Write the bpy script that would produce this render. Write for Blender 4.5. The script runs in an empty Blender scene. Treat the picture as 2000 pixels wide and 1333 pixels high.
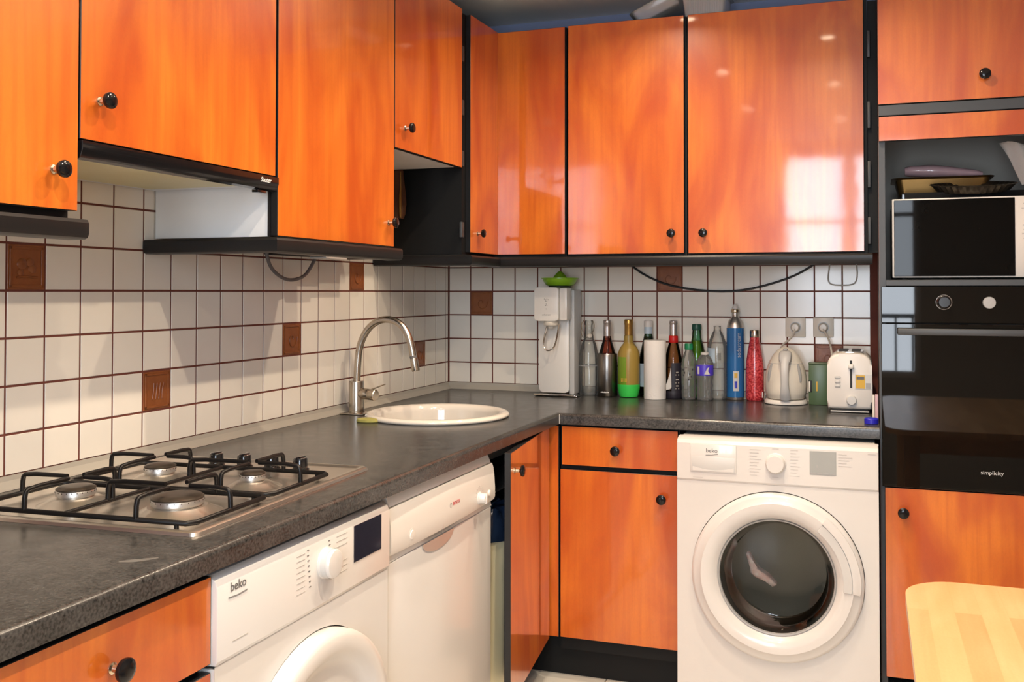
import bpy, bmesh, math, random
from mathutils import Vector, Matrix
rnd = random.Random(7)
SC = bpy.context.scene
COL = SC.collection
PI = math.pi

# ------------------------------------------------------------------ camera
yaw, pitch, roll = -0.3304, 0.0185, 0.0003
cam = bpy.data.cameras.new('camera'); camo = bpy.data.objects.new('camera', cam); COL.objects.link(camo)
fw = Vector((math.sin(yaw)*math.cos(pitch), math.cos(yaw)*math.cos(pitch), math.sin(pitch)))
r0 = Vector((math.cos(yaw), -math.sin(yaw), 0)); u0 = r0.cross(fw)
rr = math.cos(roll)*r0 + math.sin(roll)*u0; uu = -math.sin(roll)*r0 + math.cos(roll)*u0
mw = Matrix((rr, uu, -fw)).transposed().to_4x4(); mw.translation = Vector((1.6963, -3.760, 1.3098))
camo.matrix_world = mw
cam.sensor_width = 36; cam.lens = 1881.02*36/2000
cam.shift_x = -52.18/2000; cam.shift_y = -131.0/2000; cam.clip_start = 0.05
SC.camera = camo

# ------------------------------------------------------------------ world, sky
w = bpy.data.worlds.new('sky'); SC.world = w; w.use_nodes = True
nt = w.node_tree; bg = nt.nodes['Background']
tc = nt.nodes.new('ShaderNodeTexCoord'); sep = nt.nodes.new('ShaderNodeSeparateXYZ'); rmp = nt.nodes.new('ShaderNodeValToRGB')
nt.links.new(tc.outputs['Generated'], sep.inputs[0]); nt.links.new(sep.outputs['Z'], rmp.inputs[0])
rmp.color_ramp.elements[0].color = (0.80, 0.86, 0.95, 1); rmp.color_ramp.elements[1].color = (0.66, 0.80, 1.0, 1)
nt.links.new(rmp.outputs[0], bg.inputs[0])
bg.inputs[1].default_value = 21.0

# daylight portal in the window opening (guides sampling only)
pl = bpy.data.lights.new('window_portal', 'AREA'); pl.shape = 'RECTANGLE'; pl.size = 0.95; pl.size_y = 1.62; pl.cycles.is_portal = True
po = bpy.data.objects.new('window_portal', pl); COL.objects.link(po); po.location = (1.545, -4.56, 1.55)
po.rotation_euler = (PI/2, 0, 0)   # -Z of the light looks to +Y (into the room)

# recessed halogen spots
SPOT_POWER = 12.5
SPOTS = [(1.00, -0.87), (1.00, -1.87), (1.00, -2.91), (1.53, -1.34), (1.53, -2.35), (1.53, -3.45)]
SPOT_SCALE = [0.75, 0.9, 0.9, 1.1, 1.35, 1.1]

# ------------------------------------------------------------------ view
SC.view_settings.view_transform = 'Standard'; SC.view_settings.look = 'None'
SC.view_settings.gamma = 1; SC.view_settings.use_curve_mapping = False
SC.view_settings.exposure = -0.06
SC.cycles.use_denoising = True
SC.cycles.max_bounces = 10; SC.cycles.diffuse_bounces = 5; SC.cycles.glossy_bounces = 5
SC.cycles.transparent_max_bounces = 24; SC.cycles.caustics_reflective = False; SC.cycles.caustics_refractive = False
SC.cycles.sample_clamp_indirect = 6.0

# ------------------------------------------------------------------ materials
def mat(name, c, rough=0.4, metal=0.0, coat=0.0, crough=0.05, var=0.06, scale=9.0, bump=0.0, bscale=200., spec=0.5, emit=None, sheen=0, c2=None, con=0):
    m = bpy.data.materials.new(name); m.use_nodes = True; n = m.node_tree; p = n.nodes['Principled BSDF']
    t = n.nodes.new('ShaderNodeTexCoord'); nz = n.nodes.new('ShaderNodeTexNoise'); nz.inputs['Scale'].default_value = scale; nz.inputs['Detail'].default_value = 4
    n.links.new(t.outputs['Object'], nz.inputs['Vector'])
    mx = n.nodes.new('ShaderNodeMix'); mx.data_type = 'RGBA'
    d = tuple(v*(1-var) for v in c) if c2 is None else c2
    b = tuple(min(1, v*(1+var)) for v in c) if c2 is None else c
    mx.inputs[6].default_value = (*d, 1); mx.inputs[7].default_value = (*b, 1)
    cn = n.nodes.new('ShaderNodeMapRange'); cn.inputs[1].default_value = .5-(.5-con*.44 if con else .5); cn.inputs[2].default_value = .5+(.5-con*.44 if con else .5)
    n.links.new(nz.outputs['Fac'], cn.inputs[0]); n.links.new(cn.outputs[0], mx.inputs[0]); n.links.new(mx.outputs[2], p.inputs['Base Color'])
    p.inputs['Roughness'].default_value = rough; p.inputs['Metallic'].default_value = metal
    p.inputs['Coat Weight'].default_value = coat; p.inputs['Coat Roughness'].default_value = crough
    p.inputs['Specular IOR Level'].default_value = spec
    if bump:
        bn = n.nodes.new('ShaderNodeTexNoise'); bn.inputs['Scale'].default_value = bscale; n.links.new(t.outputs['Object'], bn.inputs['Vector'])
        bb = n.nodes.new('ShaderNodeBump'); bb.inputs['Strength'].default_value = bump; bb.inputs['Distance'].default_value = 0.002
        n.links.new(bn.outputs['Fac'], bb.inputs['Height']); n.links.new(bb.outputs[0], p.inputs['Normal'])
    if emit:
        p.inputs['Emission Color'].default_value = (*emit[0], 1); p.inputs['Emission Strength'].default_value = emit[1]
    return m

def glass(name, tint, dark=None, rough=0.0, k=0.25, milk=0.0):
    """thin clear glass or plastic: tinted transmission plus fresnel reflection"""
    m = bpy.data.materials.new(name); m.use_nodes = True; n = m.node_tree; n.nodes.remove(n.nodes['Principled BSDF'])
    out = n.nodes['Material Output']; tr = n.nodes.new('ShaderNodeBsdfTransparent'); gl = n.nodes.new('ShaderNodeBsdfGlossy')
    lw = n.nodes.new('ShaderNodeLayerWeight'); lw.inputs[0].default_value = k
    cr = n.nodes.new('ShaderNodeMix'); cr.data_type = 'RGBA'; cr.inputs[6].default_value = (*tint, 1)
    d = dark if dark else tuple(v*0.55 for v in tint)
    cr.inputs[7].default_value = (*d, 1); n.links.new(lw.outputs['Facing'], cr.inputs[0]); n.links.new(cr.outputs[2], tr.inputs[0])
    gl.inputs['Roughness'].default_value = max(rough, 0.02)
    fr = n.nodes.new('ShaderNodeFresnel'); fr.inputs[0].default_value = 1.5
    mx = n.nodes.new('ShaderNodeMixShader'); n.links.new(fr.outputs[0], mx.inputs[0]); n.links.new(tr.outputs[0], mx.inputs[1]); n.links.new(gl.outputs[0], mx.inputs[2])
    nz = n.nodes.new('ShaderNodeTexNoise'); nz.inputs['Scale'].default_value = 14; bp_ = n.nodes.new('ShaderNodeBump'); bp_.inputs['Strength'].default_value = 0.05
    n.links.new(nz.outputs['Fac'], bp_.inputs['Height']); n.links.new(bp_.outputs[0], gl.inputs['Normal'])
    last = mx
    if milk:
        df = n.nodes.new('ShaderNodeBsdfDiffuse'); df.inputs[0].default_value = (.8, .8, .77, 1)
        m2 = n.nodes.new('ShaderNodeMixShader'); m2.inputs[0].default_value = milk; n.links.new(mx.outputs[0], m2.inputs[1]); n.links.new(df.outputs[0], m2.inputs[2]); last = m2
    n.links.new(last.outputs[0], out.inputs[0])
    return m

def wood(name, c1, c2, c3, stretch='Z', coat=1.0, rough=0.32, crough=0.06, fine=60, spec=0.5):
    m = bpy.data.materials.new(name); m.use_nodes = True; n = m.node_tree; p = n.nodes['Principled BSDF']
    t = n.nodes.new('ShaderNodeTexCoord'); oi = n.nodes.new('ShaderNodeObjectInfo')
    mm = n.nodes.new('ShaderNodeMath'); mm.operation = 'MULTIPLY'; mm.inputs[1].default_value = 37.0; n.links.new(oi.outputs['Random'], mm.inputs[0])
    ad = n.nodes.new('ShaderNodeVectorMath'); ad.operation = 'ADD'; n.links.new(t.outputs['Object'], ad.inputs[0]); n.links.new(mm.outputs[0], ad.inputs[1])
    def noise(sc, s, det=5, dist=0.0):
        mp = n.nodes.new('ShaderNodeMapping')
        v = [s, s, s]; v['XYZ'.index(stretch)] = s*sc; mp.inputs['Scale'].default_value = v
        nz = n.nodes.new('ShaderNodeTexNoise'); nz.inputs['Scale'].default_value = 1; nz.inputs['Detail'].default_value = det; nz.inputs['Distortion'].default_value = dist
        n.links.new(ad.outputs[0], mp.inputs[0]); n.links.new(mp.outputs[0], nz.inputs['Vector']); return nz
    a = noise(0.28, 5.0, 3, 1.3); b = noise(0.04, fine, 4, 0.3); c = noise(0.5, 260, 2)
    r = n.nodes.new('ShaderNodeValToRGB'); r.color_ramp.elements[0].position = 0.34; r.color_ramp.elements[1].position = 0.64
    r.color_ramp.elements[0].color = (*c2, 1); r.color_ramp.elements[1].color = (*c1, 1)
    n.links.new(a.outputs['Fac'], r.inputs[0])
    r2 = n.nodes.new('ShaderNodeMapRange'); r2.inputs[1].default_value = 0.42; r2.inputs[2].default_value = 0.75; r2.inputs[3].default_value = 0; r2.inputs[4].default_value = 0.40
    n.links.new(b.outputs['Fac'], r2.inputs[0])
    mx = n.nodes.new('ShaderNodeMix'); mx.data_type = 'RGBA'; mx.inputs[7].default_value = (*c3, 1)
    n.links.new(r2.outputs[0], mx.inputs[0]); n.links.new(r.outputs[0], mx.inputs[6])
    r3 = n.nodes.new('ShaderNodeMapRange'); r3.inputs[3].default_value = 0.93; r3.inputs[4].default_value = 1.07; n.links.new(c.outputs['Fac'], r3.inputs[0])
    m2 = n.nodes.new('ShaderNodeVectorMath'); m2.operation = 'MULTIPLY'; n.links.new(mx.outputs[2], m2.inputs[0]); n.links.new(r3.outputs[0], m2.inputs[1])
    n.links.new(m2.outputs[0], p.inputs['Base Color'])
    p.inputs['Roughness'].default_value = rough; p.inputs['Coat Weight'].default_value = coat; p.inputs['Coat Roughness'].default_value = crough
    p.inputs['Specular IOR Level'].default_value = spec
    bb = n.nodes.new('ShaderNodeBump'); bb.inputs['Strength'].default_value = 0.02; bb.inputs['Distance'].default_value = 0.001
    wv = n.nodes.new('ShaderNodeTexNoise'); wv.inputs['Scale'].default_value = 7; n.links.new(ad.outputs[0], wv.inputs['Vector']); 
    b2 = n.nodes.new('ShaderNodeBump'); b2.inputs['Strength'].default_value = 0.16; b2.inputs['Distance'].default_value = 0.002
    n.links.new(wv.outputs['Fac'], b2.inputs['Height']); n.links.new(b2.outputs[0], p.inputs['Coat Normal'])
    n.links.new(b.outputs['Fac'], bb.inputs['Height']); n.links.new(bb.outputs[0], p.inputs['Normal'])
    return m

def speckle(name, base, hi, rough):
    m = bpy.data.materials.new(name); m.use_nodes = True; n = m.node_tree; p = n.nodes['Principled BSDF']
    t = n.nodes.new('ShaderNodeTexCoord')
    a = n.nodes.new('ShaderNodeTexNoise'); a.inputs['Scale'].default_value = 230; a.inputs['Detail'].default_value = 3; n.links.new(t.outputs['Object'], a.inputs['Vector'])
    b = n.nodes.new('ShaderNodeTexNoise'); b.inputs['Scale'].default_value = 22; b.inputs['Detail'].default_value = 6; n.links.new(t.outputs['Object'], b.inputs['Vector'])
    sc_ = n.nodes.new('ShaderNodeMath'); sc_.operation = 'MULTIPLY_ADD'; sc_.inputs[1].default_value = .45; sc_.inputs[2].default_value = .275; n.links.new(b.outputs['Fac'], sc_.inputs[0])
    ad = n.nodes.new('ShaderNodeMath'); ad.operation = 'ADD'; n.links.new(a.outputs['Fac'], ad.inputs[0]); n.links.new(sc_.outputs[0], ad.inputs[1])
    r = n.nodes.new('ShaderNodeMapRange'); r.inputs[1].default_value = 0.72; r.inputs[2].default_value = 1.25; n.links.new(ad.outputs[0], r.inputs[0])
    mx = n.nodes.new('ShaderNodeMix'); mx.data_type = 'RGBA'; mx.inputs[6].default_value = (*base, 1); mx.inputs[7].default_value = (*hi, 1)
    n.links.new(r.outputs[0], mx.inputs[0]); n.links.new(mx.outputs[2], p.inputs['Base Color'])
    r2 = n.nodes.new('ShaderNodeMapRange'); r2.inputs[3].default_value = rough*0.8; r2.inputs[4].default_value = rough*1.25; n.links.new(b.outputs['Fac'], r2.inputs[0])
    n.links.new(r2.outputs[0], p.inputs['Roughness'])
    bb = n.nodes.new('ShaderNodeBump'); bb.inputs['Strength'].default_value = 0.05; bb.inputs['Distance'].default_value = 0.0008
    n.links.new(a.outputs['Fac'], bb.inputs['Height']); n.links.new(bb.outputs[0], p.inputs['Normal'])
    return m

M = {}
M['cherry'] = wood('cherry_laminate', (0.67, 0.180, 0.018), (0.455, 0.073, 0.008), (0.40, 0.060, 0.007))
M['beech'] = wood('beech_table', (0.66, 0.405, 0.19), (0.58, 0.33, 0.135), (0.53, 0.30, 0.12), stretch='Y', coat=0.4, rough=0.4, crough=0.2)
M['edge'] = mat('black_edging', (0.012, 0.012, 0.013), 0.35)
M['carcass'] = mat('black_carcass', (0.007, 0.0075, 0.008), 0.6, spec=.25)
M['greyblack'] = mat('dark_grey_board', (0.042, 0.046, 0.050), 0.45)
M['blackgloss'] = mat('black_enamel', (0.006, 0.006, 0.007), 0.18, coat=0.6)
M['pelmet'] = mat('black_pelmet', (0.012, 0.0115, 0.012), 0.35, spec=.3)
M['nicheb'] = mat('grey_board', (0.46, 0.43, 0.38), 0.6)
M['whiteboard'] = mat('white_melamine', (0.86, 0.87, 0.88), 0.4)
M['knob'] = mat('black_knob', (0.006, 0.006, 0.007), 0.15, spec=.35)
M['brass'] = mat('nickel_stem', (0.62, 0.53, 0.40), 0.25, 1.0)
M['tile'] = mat('white_tile', (0.88, 0.83, 0.745), 0.16, var=0.03, scale=14, bump=0.06, bscale=30)
M['tileR'] = mat('terracotta_tile', (0.36, 0.115, 0.028), 0.38, c2=(0.17, 0.045, 0.014), scale=26, bump=0.4, bscale=60)
M['grout'] = mat('brown_grout', (0.15, 0.040, 0.026), 0.85, var=0.2, scale=40)
M['paint'] = mat('blue_grey_paint', (0.22, 0.26, 0.40), 0.8)
M['ceil'] = mat('ceiling_paint', (0.88, 0.87, 0.82), 0.9, var=0.1, scale=3)
M['wallw'] = mat('light_wall_paint', (0.44, 0.42, 0.39), 0.85)
M['floort'] = mat('cream_floor_tile', (0.66, 0.63, 0.56), 0.25, var=0.08)
M['floorg'] = mat('floor_joint', (0.22, 0.19, 0.16), 0.9)
M['worktop'] = speckle('speckled_worktop', (0.010, 0.010, 0.010), (0.072, 0.070, 0.067), 0.24)
M['white'] = mat('white_enamel', (0.635, 0.622, 0.605), 0.28, coat=0.3, var=0.015)
M['whitemk'] = mat('white_gloss_plastic', (0.82, 0.79, 0.74), 0.28, coat=0.2, var=0.015)
M['whitep'] = mat('white_plastic', (0.69, 0.665, 0.63), 0.35, var=0.015)
M['cream'] = mat('cream_plastic', (0.72, 0.67, 0.58), 0.3, var=0.02)
M['ceramic'] = mat('cream_ceramic', (0.73, 0.68, 0.61), 0.10, coat=0.5, var=0.015)
M['steel'] = mat('brushed_steel', (0.52, 0.47, 0.40), 0.26, 1.0, var=0.1, scale=30)
M['dsteel'] = mat('dark_brushed_steel', (0.30, 0.28, 0.26), 0.28, 1.0, var=0.1, scale=30)
M['hobsteel'] = mat('hob_steel', (0.70, 0.65, 0.58), 0.30, 0.95, var=0.08, scale=12)
M['chrome'] = mat('chrome', (0.70, 0.68, 0.65), 0.08, 1.0)
M['alu'] = mat('aluminium', (0.62, 0.60, 0.57), 0.35, 0.9)
M['rail'] = mat('beige_rail', (0.80, 0.76, 0.70), 0.35, 0.9)
M['binc'] = mat('bin_cream', (0.80, 0.74, 0.50), 0.4)
M['covem'] = mat('grey_cove', (0.42, 0.39, 0.34), 0.4)
M['cast'] = mat('black_cast_enamel', (0.007, 0.006, 0.006), 0.38, spec=.25)
M['burner'] = mat('burner_cap', (0.10, 0.075, 0.055), 0.35, 0.5, c2=(0.03, 0.026, 0.022), scale=60)
M['ovenglass'] = mat('oven_glass', (0.003, 0.003, 0.003), 0.025, spec=0.38)
M['mwglass'] = mat('microwave_glass', (0.004, 0.004, 0.004), 0.03, spec=0.15)
M['dark'] = mat('dark_inside', (0.01, 0.01, 0.011), 0.6)
M['greyp'] = mat('grey_plastic', (0.33, 0.33, 0.33), 0.4)
M['lightgrey'] = mat('light_grey_plastic', (0.56, 0.56, 0.55), 0.4)
M['ink'] = mat('grey_print', (0.12, 0.12, 0.12), 0.5)
M['inkl'] = mat('pale_print', (0.48, 0.46, 0.44), 0.5)
M['red_ink'] = mat('red_print', (0.50, 0.10, 0.10), 0.5)
M['whiteink'] = mat('white_print', (0.80, 0.80, 0.78), 0.5)
M['lcd'] = mat('lcd', (0.34, 0.36, 0.36), 0.15)
M['darklcd'] = mat('dark_display', (0.02, 0.02, 0.035), 0.08, coat=1.0)
M['green'] = mat('green_plastic', (0.24, 0.47, 0.02), 0.3)
M['gcap'] = mat('bright_green_cap', (0.05, 0.62, 0.09), 0.4)
M['gcap2'] = mat('green_screw_cap', (0.01, 0.22, 0.09), 0.4)
M['gcap3'] = mat('dark_green_cap', (0.01, 0.07, 0.05), 0.4)
M['silver'] = mat('silver_foil', (0.62, 0.58, 0.58), 0.3, 0.9)
M['gold'] = mat('gold_foil', (0.48, 0.28, 0.08), 0.3, 0.9)
M['redf'] = mat('red_foil', (0.60, 0.015, 0.015), 0.35)
M['gl_clear'] = glass('clear_glass', (0.96, 0.96, 0.94), (0.78, 0.77, 0.74), k=.08, milk=.07)
M['gl_pet'] = glass('clear_pet', (0.96, 0.97, 0.96), (0.84, 0.85, 0.84), k=.08, milk=.12)
M['gl_green'] = glass('green_glass', (0.34, 0.60, 0.44), (0.15, 0.40, 0.25), k=.12)
M['gl_green2'] = glass('pale_green_glass', (0.55, 0.80, 0.66), (0.30, 0.58, 0.42), k=.12)
M['gl_win'] = glass('window_glass', (0.97, 0.98, 0.98), (0.9, 0.92, 0.92))
M['gl_door'] = glass('smoked_door_glass', (0.80, 0.79, 0.74), (0.50, 0.49, 0.44))
M['rose'] = glass('rose_wine', (0.88, 0.62, 0.56), (0.72, 0.42, 0.37), k=.12)
M['amber'] = glass('amber_drink', (0.88, 0.76, 0.60), (0.74, 0.58, 0.42), k=.12)
M['sleeve'] = mat('gold_green_sleeve', (0.40, 0.24, 0.06), 0.35, c2=(0.34, 0.26, 0.05), scale=6)
M['sleeveg'] = mat('green_sleeve', (0.16, 0.36, 0.02), 0.35, c2=(0.22, 0.30, 0.03), scale=9)
M['olive'] = mat('olive_drink', (0.20, 0.26, 0.02), 0.2)
M['navy'] = mat('dark_navy_label', (0.015, 0.012, 0.02), 0.5)
M['bluel'] = mat('blue_label', (0.02, 0.16, 0.42), 0.25, c2=(0.015, 0.11, 0.33), scale=7)
M['paleblue'] = mat('pale_blue_label', (0.45, 0.56, 0.66), 0.4)
M['violet'] = mat('violet_label', (0.07, 0.04, 0.55), 0.4)
M['paper'] = mat('white_paper', (0.84, 0.81, 0.77), 0.9, bump=0.5, bscale=160)
M['redg'] = mat('red_glitter', (0.72, 0.09, 0.10), 0.3, c2=(0.34, 0.010, 0.018), scale=150, coat=0.6, con=.95)
M['bag'] = mat('navy_bin_bag', (0.012, 0.025, 0.06), 0.18, bump=0.6, bscale=40)
M['tin'] = mat('green_tin', (0.075, 0.125, 0.060), 0.35)
M['yellow'] = mat('yellow_sticker', (0.62, 0.38, 0.04), 0.5)
M['bluecap'] = mat('blue_cap', (0.02, 0.02, 0.42), 0.35)
M['sponge'] = mat('yellow_green_sponge', (0.32, 0.30, 0.08), 0.8, bump=0.5, bscale=90)
M['grease'] = mat('greasy_filter', (0.86, 0.82, 0.58), 0.45, c2=(0.74, 0.66, 0.34), scale=6)
M['pinkb'] = mat('pink_plastic_wrap', (0.62, 0.40, 0.42), 0.25, coat=0.4, var=0.15, scale=30)
M['bronze'] = mat('bronze_tin', (0.30, 0.17, 0.055), 0.3, 0.85)
M['steeltin'] = mat('dark_fluted_tin', (0.10, 0.085, 0.065), 0.3, 0.8)
M['cloth'] = mat('pink_white_cloth', (0.92, 0.80, 0.78), 0.9, c2=(0.80, 0.48, 0.46), scale=50, con=.7)
M['drum'] = mat('drum_steel', (0.16, 0.155, 0.13), 0.4, 0.5)
M['brownbag'] = mat('brown_wrap', (0.12, 0.055, 0.03), 0.35)
M['rub'] = mat('black_cable', (0.01, 0.01, 0.011), 0.5)
M['gcable'] = mat('grey_cable', (0.13, 0.12, 0.12), 0.5)
M['wcable'] = mat('pale_cable', (0.55, 0.51, 0.44), 0.5)
M['lamp'] = mat('halogen_bulb', (1, 0.9, 0.7), 0.3, emit=((1.0, 0.80, 0.55), 25.0))
M['smear'] = mat('limescale', (0.17, 0.165, 0.155), 0.5, c2=(0.07, 0.068, 0.064), scale=60)

# ------------------------------------------------------------------ mesh collector
class B:
    def __init__(s): s.bm = bmesh.new(); s.mi = 0
    def _fin(s, faces):
        for f in faces:
            if f.is_valid: f.material_index = s.mi
    def box(s, x0, x1, y0, y1, z0, z1, bev=0.0, seg=2, front=None, rot=None, edges=None):
        if x0 > x1: x0, x1 = x1, x0
        if y0 > y1: y0, y1 = y1, y0
        if z0 > z1: z0, z1 = z1, z0
        old = set(s.bm.faces)
        r = bmesh.ops.create_cube(s.bm, size=1)
        vs = r['verts']
        for v in vs:
            v.co = Vector((x0+(v.co.x+.5)*(x1-x0), y0+(v.co.y+.5)*(y1-y0), z0+(v.co.z+.5)*(z1-z0)))
        if bev > 0:
            es = list({e for v in vs for e in v.link_edges})
            if edges: es = [e for e in es if edges(e)]
            bmesh.ops.bevel(s.bm, geom=es, offset=bev, segments=seg, affect='EDGES', profile=0.5)
        nf = [f for f in s.bm.faces if f not in old]; s._fin(nf)
        if front is not None:      # (direction, material index): only faces looking that way
            d, k = front
            for f in nf:
                f.normal_update()
                if f.normal.dot(Vector(d)) > 0.9: f.material_index = k
        if rot is not None:
            for v in {v for f in nf for v in f.verts}: v.co = rot @ v.co
        return nf
    def lathe(s, prof, c=(0, 0, 0), axis=(0, 0, 1), seg=32, cap0=True, cap1=True, sx=1.0, sy=1.0, a0=0.0, a1=2*PI):
        q = Vector((0, 0, 1)).rotation_difference(Vector(axis)).to_matrix(); c = Vector(c); rings = []
        full = abs(a1-a0-2*PI) < 1e-6; n = seg if full else seg+1
        for r, z in prof:
            if r < 1e-6: rings.append([s.bm.verts.new(c + q @ Vector((0, 0, z)))])
            else: rings.append([s.bm.verts.new(c + q @ Vector((r*sx*math.cos(a0+(a1-a0)*i/seg), r*sy*math.sin(a0+(a1-a0)*i/seg), z))) for i in range(n)])
        fs = []
        for a, b in zip(rings, rings[1:]):
            m = seg
            for i in range(m):
                j = (i+1) % n
                if len(a) == 1 and len(b) == 1: continue
                if len(a) == 1: fs.append(s.bm.faces.new((a[0], b[j], b[i])))
                elif len(b) == 1: fs.append(s.bm.faces.new((a[i], a[j], b[0])))
                else: fs.append(s.bm.faces.new((a[i], a[j], b[j], b[i])))
        if full:
            if cap0 and len(rings[0]) > 1: fs.append(s.bm.faces.new(rings[0][::-1]))
            if cap1 and len(rings[-1]) > 1: fs.append(s.bm.faces.new(rings[-1]))
        s._fin(fs); return fs
    def cyl(s, p0, p1, r, seg=20, r1=None):
        p0, p1 = Vector(p0), Vector(p1); d = p1-p0
        return s.lathe([(r, 0), (r if r1 is None else r1, d.length)], p0, d.normalized(), seg)
    def tube(s, pts, r, seg=10, smooth=0, caps=True):
        P = [Vector(p) for p in pts]
        R = list(r) if hasattr(r, '__len__') else [r]*len(P)
        for _ in range(smooth):
            Q = [P[0]]; RR = [R[0]]
            for i in range(len(P)-1):
                Q += [P[i]*.75+P[i+1]*.25, P[i]*.25+P[i+1]*.75]; RR += [R[i]*.75+R[i+1]*.25, R[i]*.25+R[i+1]*.75]
            Q.append(P[-1]); RR.append(R[-1]); P, R = Q, RR
        t = (P[1]-P[0]).normalized(); up = Vector((0, 0, 1)) if abs(t.z) < .9 else Vector((1, 0, 0))
        nrm = t.cross(up).normalized(); rings = []
        for i, p in enumerate(P):
            t2 = (P[min(i+1, len(P)-1)]-P[max(i-1, 0)]).normalized()
            nrm = (nrm - t2*nrm.dot(t2)).normalized(); bn = t2.cross(nrm)
            rings.append([s.bm.verts.new(p+(nrm*math.cos(2*PI*k/seg)+bn*math.sin(2*PI*k/seg))*R[i]) for k in range(seg)])
        fs = []
        for a, b in zip(rings, rings[1:]):
            for k in range(seg): fs.append(s.bm.faces.new((a[k], a[(k+1) % seg], b[(k+1) % seg], b[k])))
        if caps: fs.append(s.bm.faces.new(rings[0][::-1])); fs.append(s.bm.faces.new(rings[-1]))
        s._fin(fs); return fs
    def poly(s, pts):
        f = s.bm.faces.new([s.bm.verts.new(Vector(p)) for p in pts]); s._fin([f]); return f
    def prism(s, pts, vec, bev=0.0, seg=2):
        """closed outline pts (3-D, planar), extruded by vec"""
        v = Vector(vec); a = [s.bm.verts.new(Vector(p)) for p in pts]; b = [s.bm.verts.new(Vector(p)+v) for p in pts]; n = len(pts)
        fs = [s.bm.faces.new(a[::-1]), s.bm.faces.new(b)]
        for i in range(n): fs.append(s.bm.faces.new((a[i], a[(i+1) % n], b[(i+1) % n], b[i])))
        if bev:
            old = set(s.bm.faces)-set(fs)
            es = list({e for f in fs[:2] for e in f.edges})
            bmesh.ops.bevel(s.bm, geom=es, offset=bev, segments=seg, affect='EDGES', profile=0.5)
            fs = [f for f in s.bm.faces if f not in old]
        s._fin(fs); return fs
    def plate_hole(s, c, ux, uy, w0, w1, h0, h1, R, seg=64):
        """flat rectangle [w0,w1]x[h0,h1] about c in directions ux,uy with a round hole R at c"""
        c, ux, uy = Vector(c), Vector(ux), Vector(uy)
        an = sorted({round(2*PI*i/seg, 9) for i in range(seg)} | {round(math.atan2(y, x) % (2*PI), 9) for x in (w0, w1) for y in (h0, h1)})
        I, O = [], []
        for a in an:
            ca, sa = math.cos(a), math.sin(a); t = 1e9
            if ca > 1e-9: t = min(t, w1/ca)
            if ca < -1e-9: t = min(t, w0/ca)
            if sa > 1e-9: t = min(t, h1/sa)
            if sa < -1e-9: t = min(t, h0/sa)
            I.append(s.bm.verts.new(c+ux*R*ca+uy*R*sa)); O.append(s.bm.verts.new(c+ux*t*ca+uy*t*sa))
        fs = []
        for i in range(len(an)):
            j = (i+1) % len(an); fs.append(s.bm.faces.new((I[i], O[i], O[j], I[j])))
        s._fin(fs); return fs
    def out(s, name, mats, parent=None, smooth=True, ang=35, label=None):
        bm = s.bm
        bmesh.ops.recalc_face_normals(bm, faces=bm.faces[:])
        lo = [min(v.co[i] for v in bm.verts) for i in range(3)]; hi = [max(v.co[i] for v in bm.verts) for i in range(3)]
        o3 = Vector(((lo[0]+hi[0])/2, (lo[1]+hi[1])/2, lo[2]))
        for v in bm.verts: v.co -= o3
        me = bpy.data.meshes.new(name); bm.to_mesh(me); bm.free()
        if not isinstance(mats, (list, tuple)): mats = [mats]
        for m in mats: me.materials.append(M[m] if isinstance(m, str) else m)
        if smooth:
            for p in me.polygons: p.use_smooth = True
            me.set_sharp_from_angle(angle=math.radians(ang))
        o = bpy.data.objects.new(name, me); COL.objects.link(o); o.location = o3
        if parent is not None:
            o.parent = parent; o.matrix_parent_inverse = wm(parent).inverted()
        if label: o['label'] = label
        return o

def wm(o):
    m = Matrix.LocRotScale(o.location, o.rotation_euler, o.scale)
    return (wm(o.parent) @ o.matrix_parent_inverse @ m) if o.parent else m
def tag(o, label, cat, group=None):
    o['label'] = label; o['category'] = cat
    if group: o['group'] = group
    return o
def thing(name, loc, label, cat, group=None):
    o = bpy.data.objects.new(name, None); COL.objects.link(o); o.location = loc; o.empty_display_size = 0.05
    return tag(o, label, cat, group)
def struct(o): o['kind'] = 'structure'; return o

def text(body, size, origin, right, up, m, parent, name='lettering', ext=0.0003, shear=0.0, align='CENTER', sx=1.0):
    cu = bpy.data.curves.new(name, 'FONT'); cu.body = body; cu.size = size; cu.extrude = ext; cu.align_x = align; cu.align_y = 'CENTER'; cu.shear = shear
    t = bpy.data.objects.new('tmp', cu); COL.objects.link(t)
    dg = bpy.context.evaluated_depsgraph_get(); me = bpy.data.meshes.new_from_object(t.evaluated_get(dg)); bpy.data.objects.remove(t)
    me.materials.clear(); me.materials.append(M[m])
    r = Vector(right).normalized(); u = Vector(up).normalized(); n = r.cross(u)
    R = Matrix((r, u, n)).transposed().to_4x4()
    for v in me.vertices: v.co.x *= sx; v.co = R.to_3x3() @ v.co
    o = bpy.data.objects.new(name, me); COL.objects.link(o); o.location = origin
    if parent is not None: o.parent = parent; o.matrix_parent_inverse = wm(parent).inverted()
    return o

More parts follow.
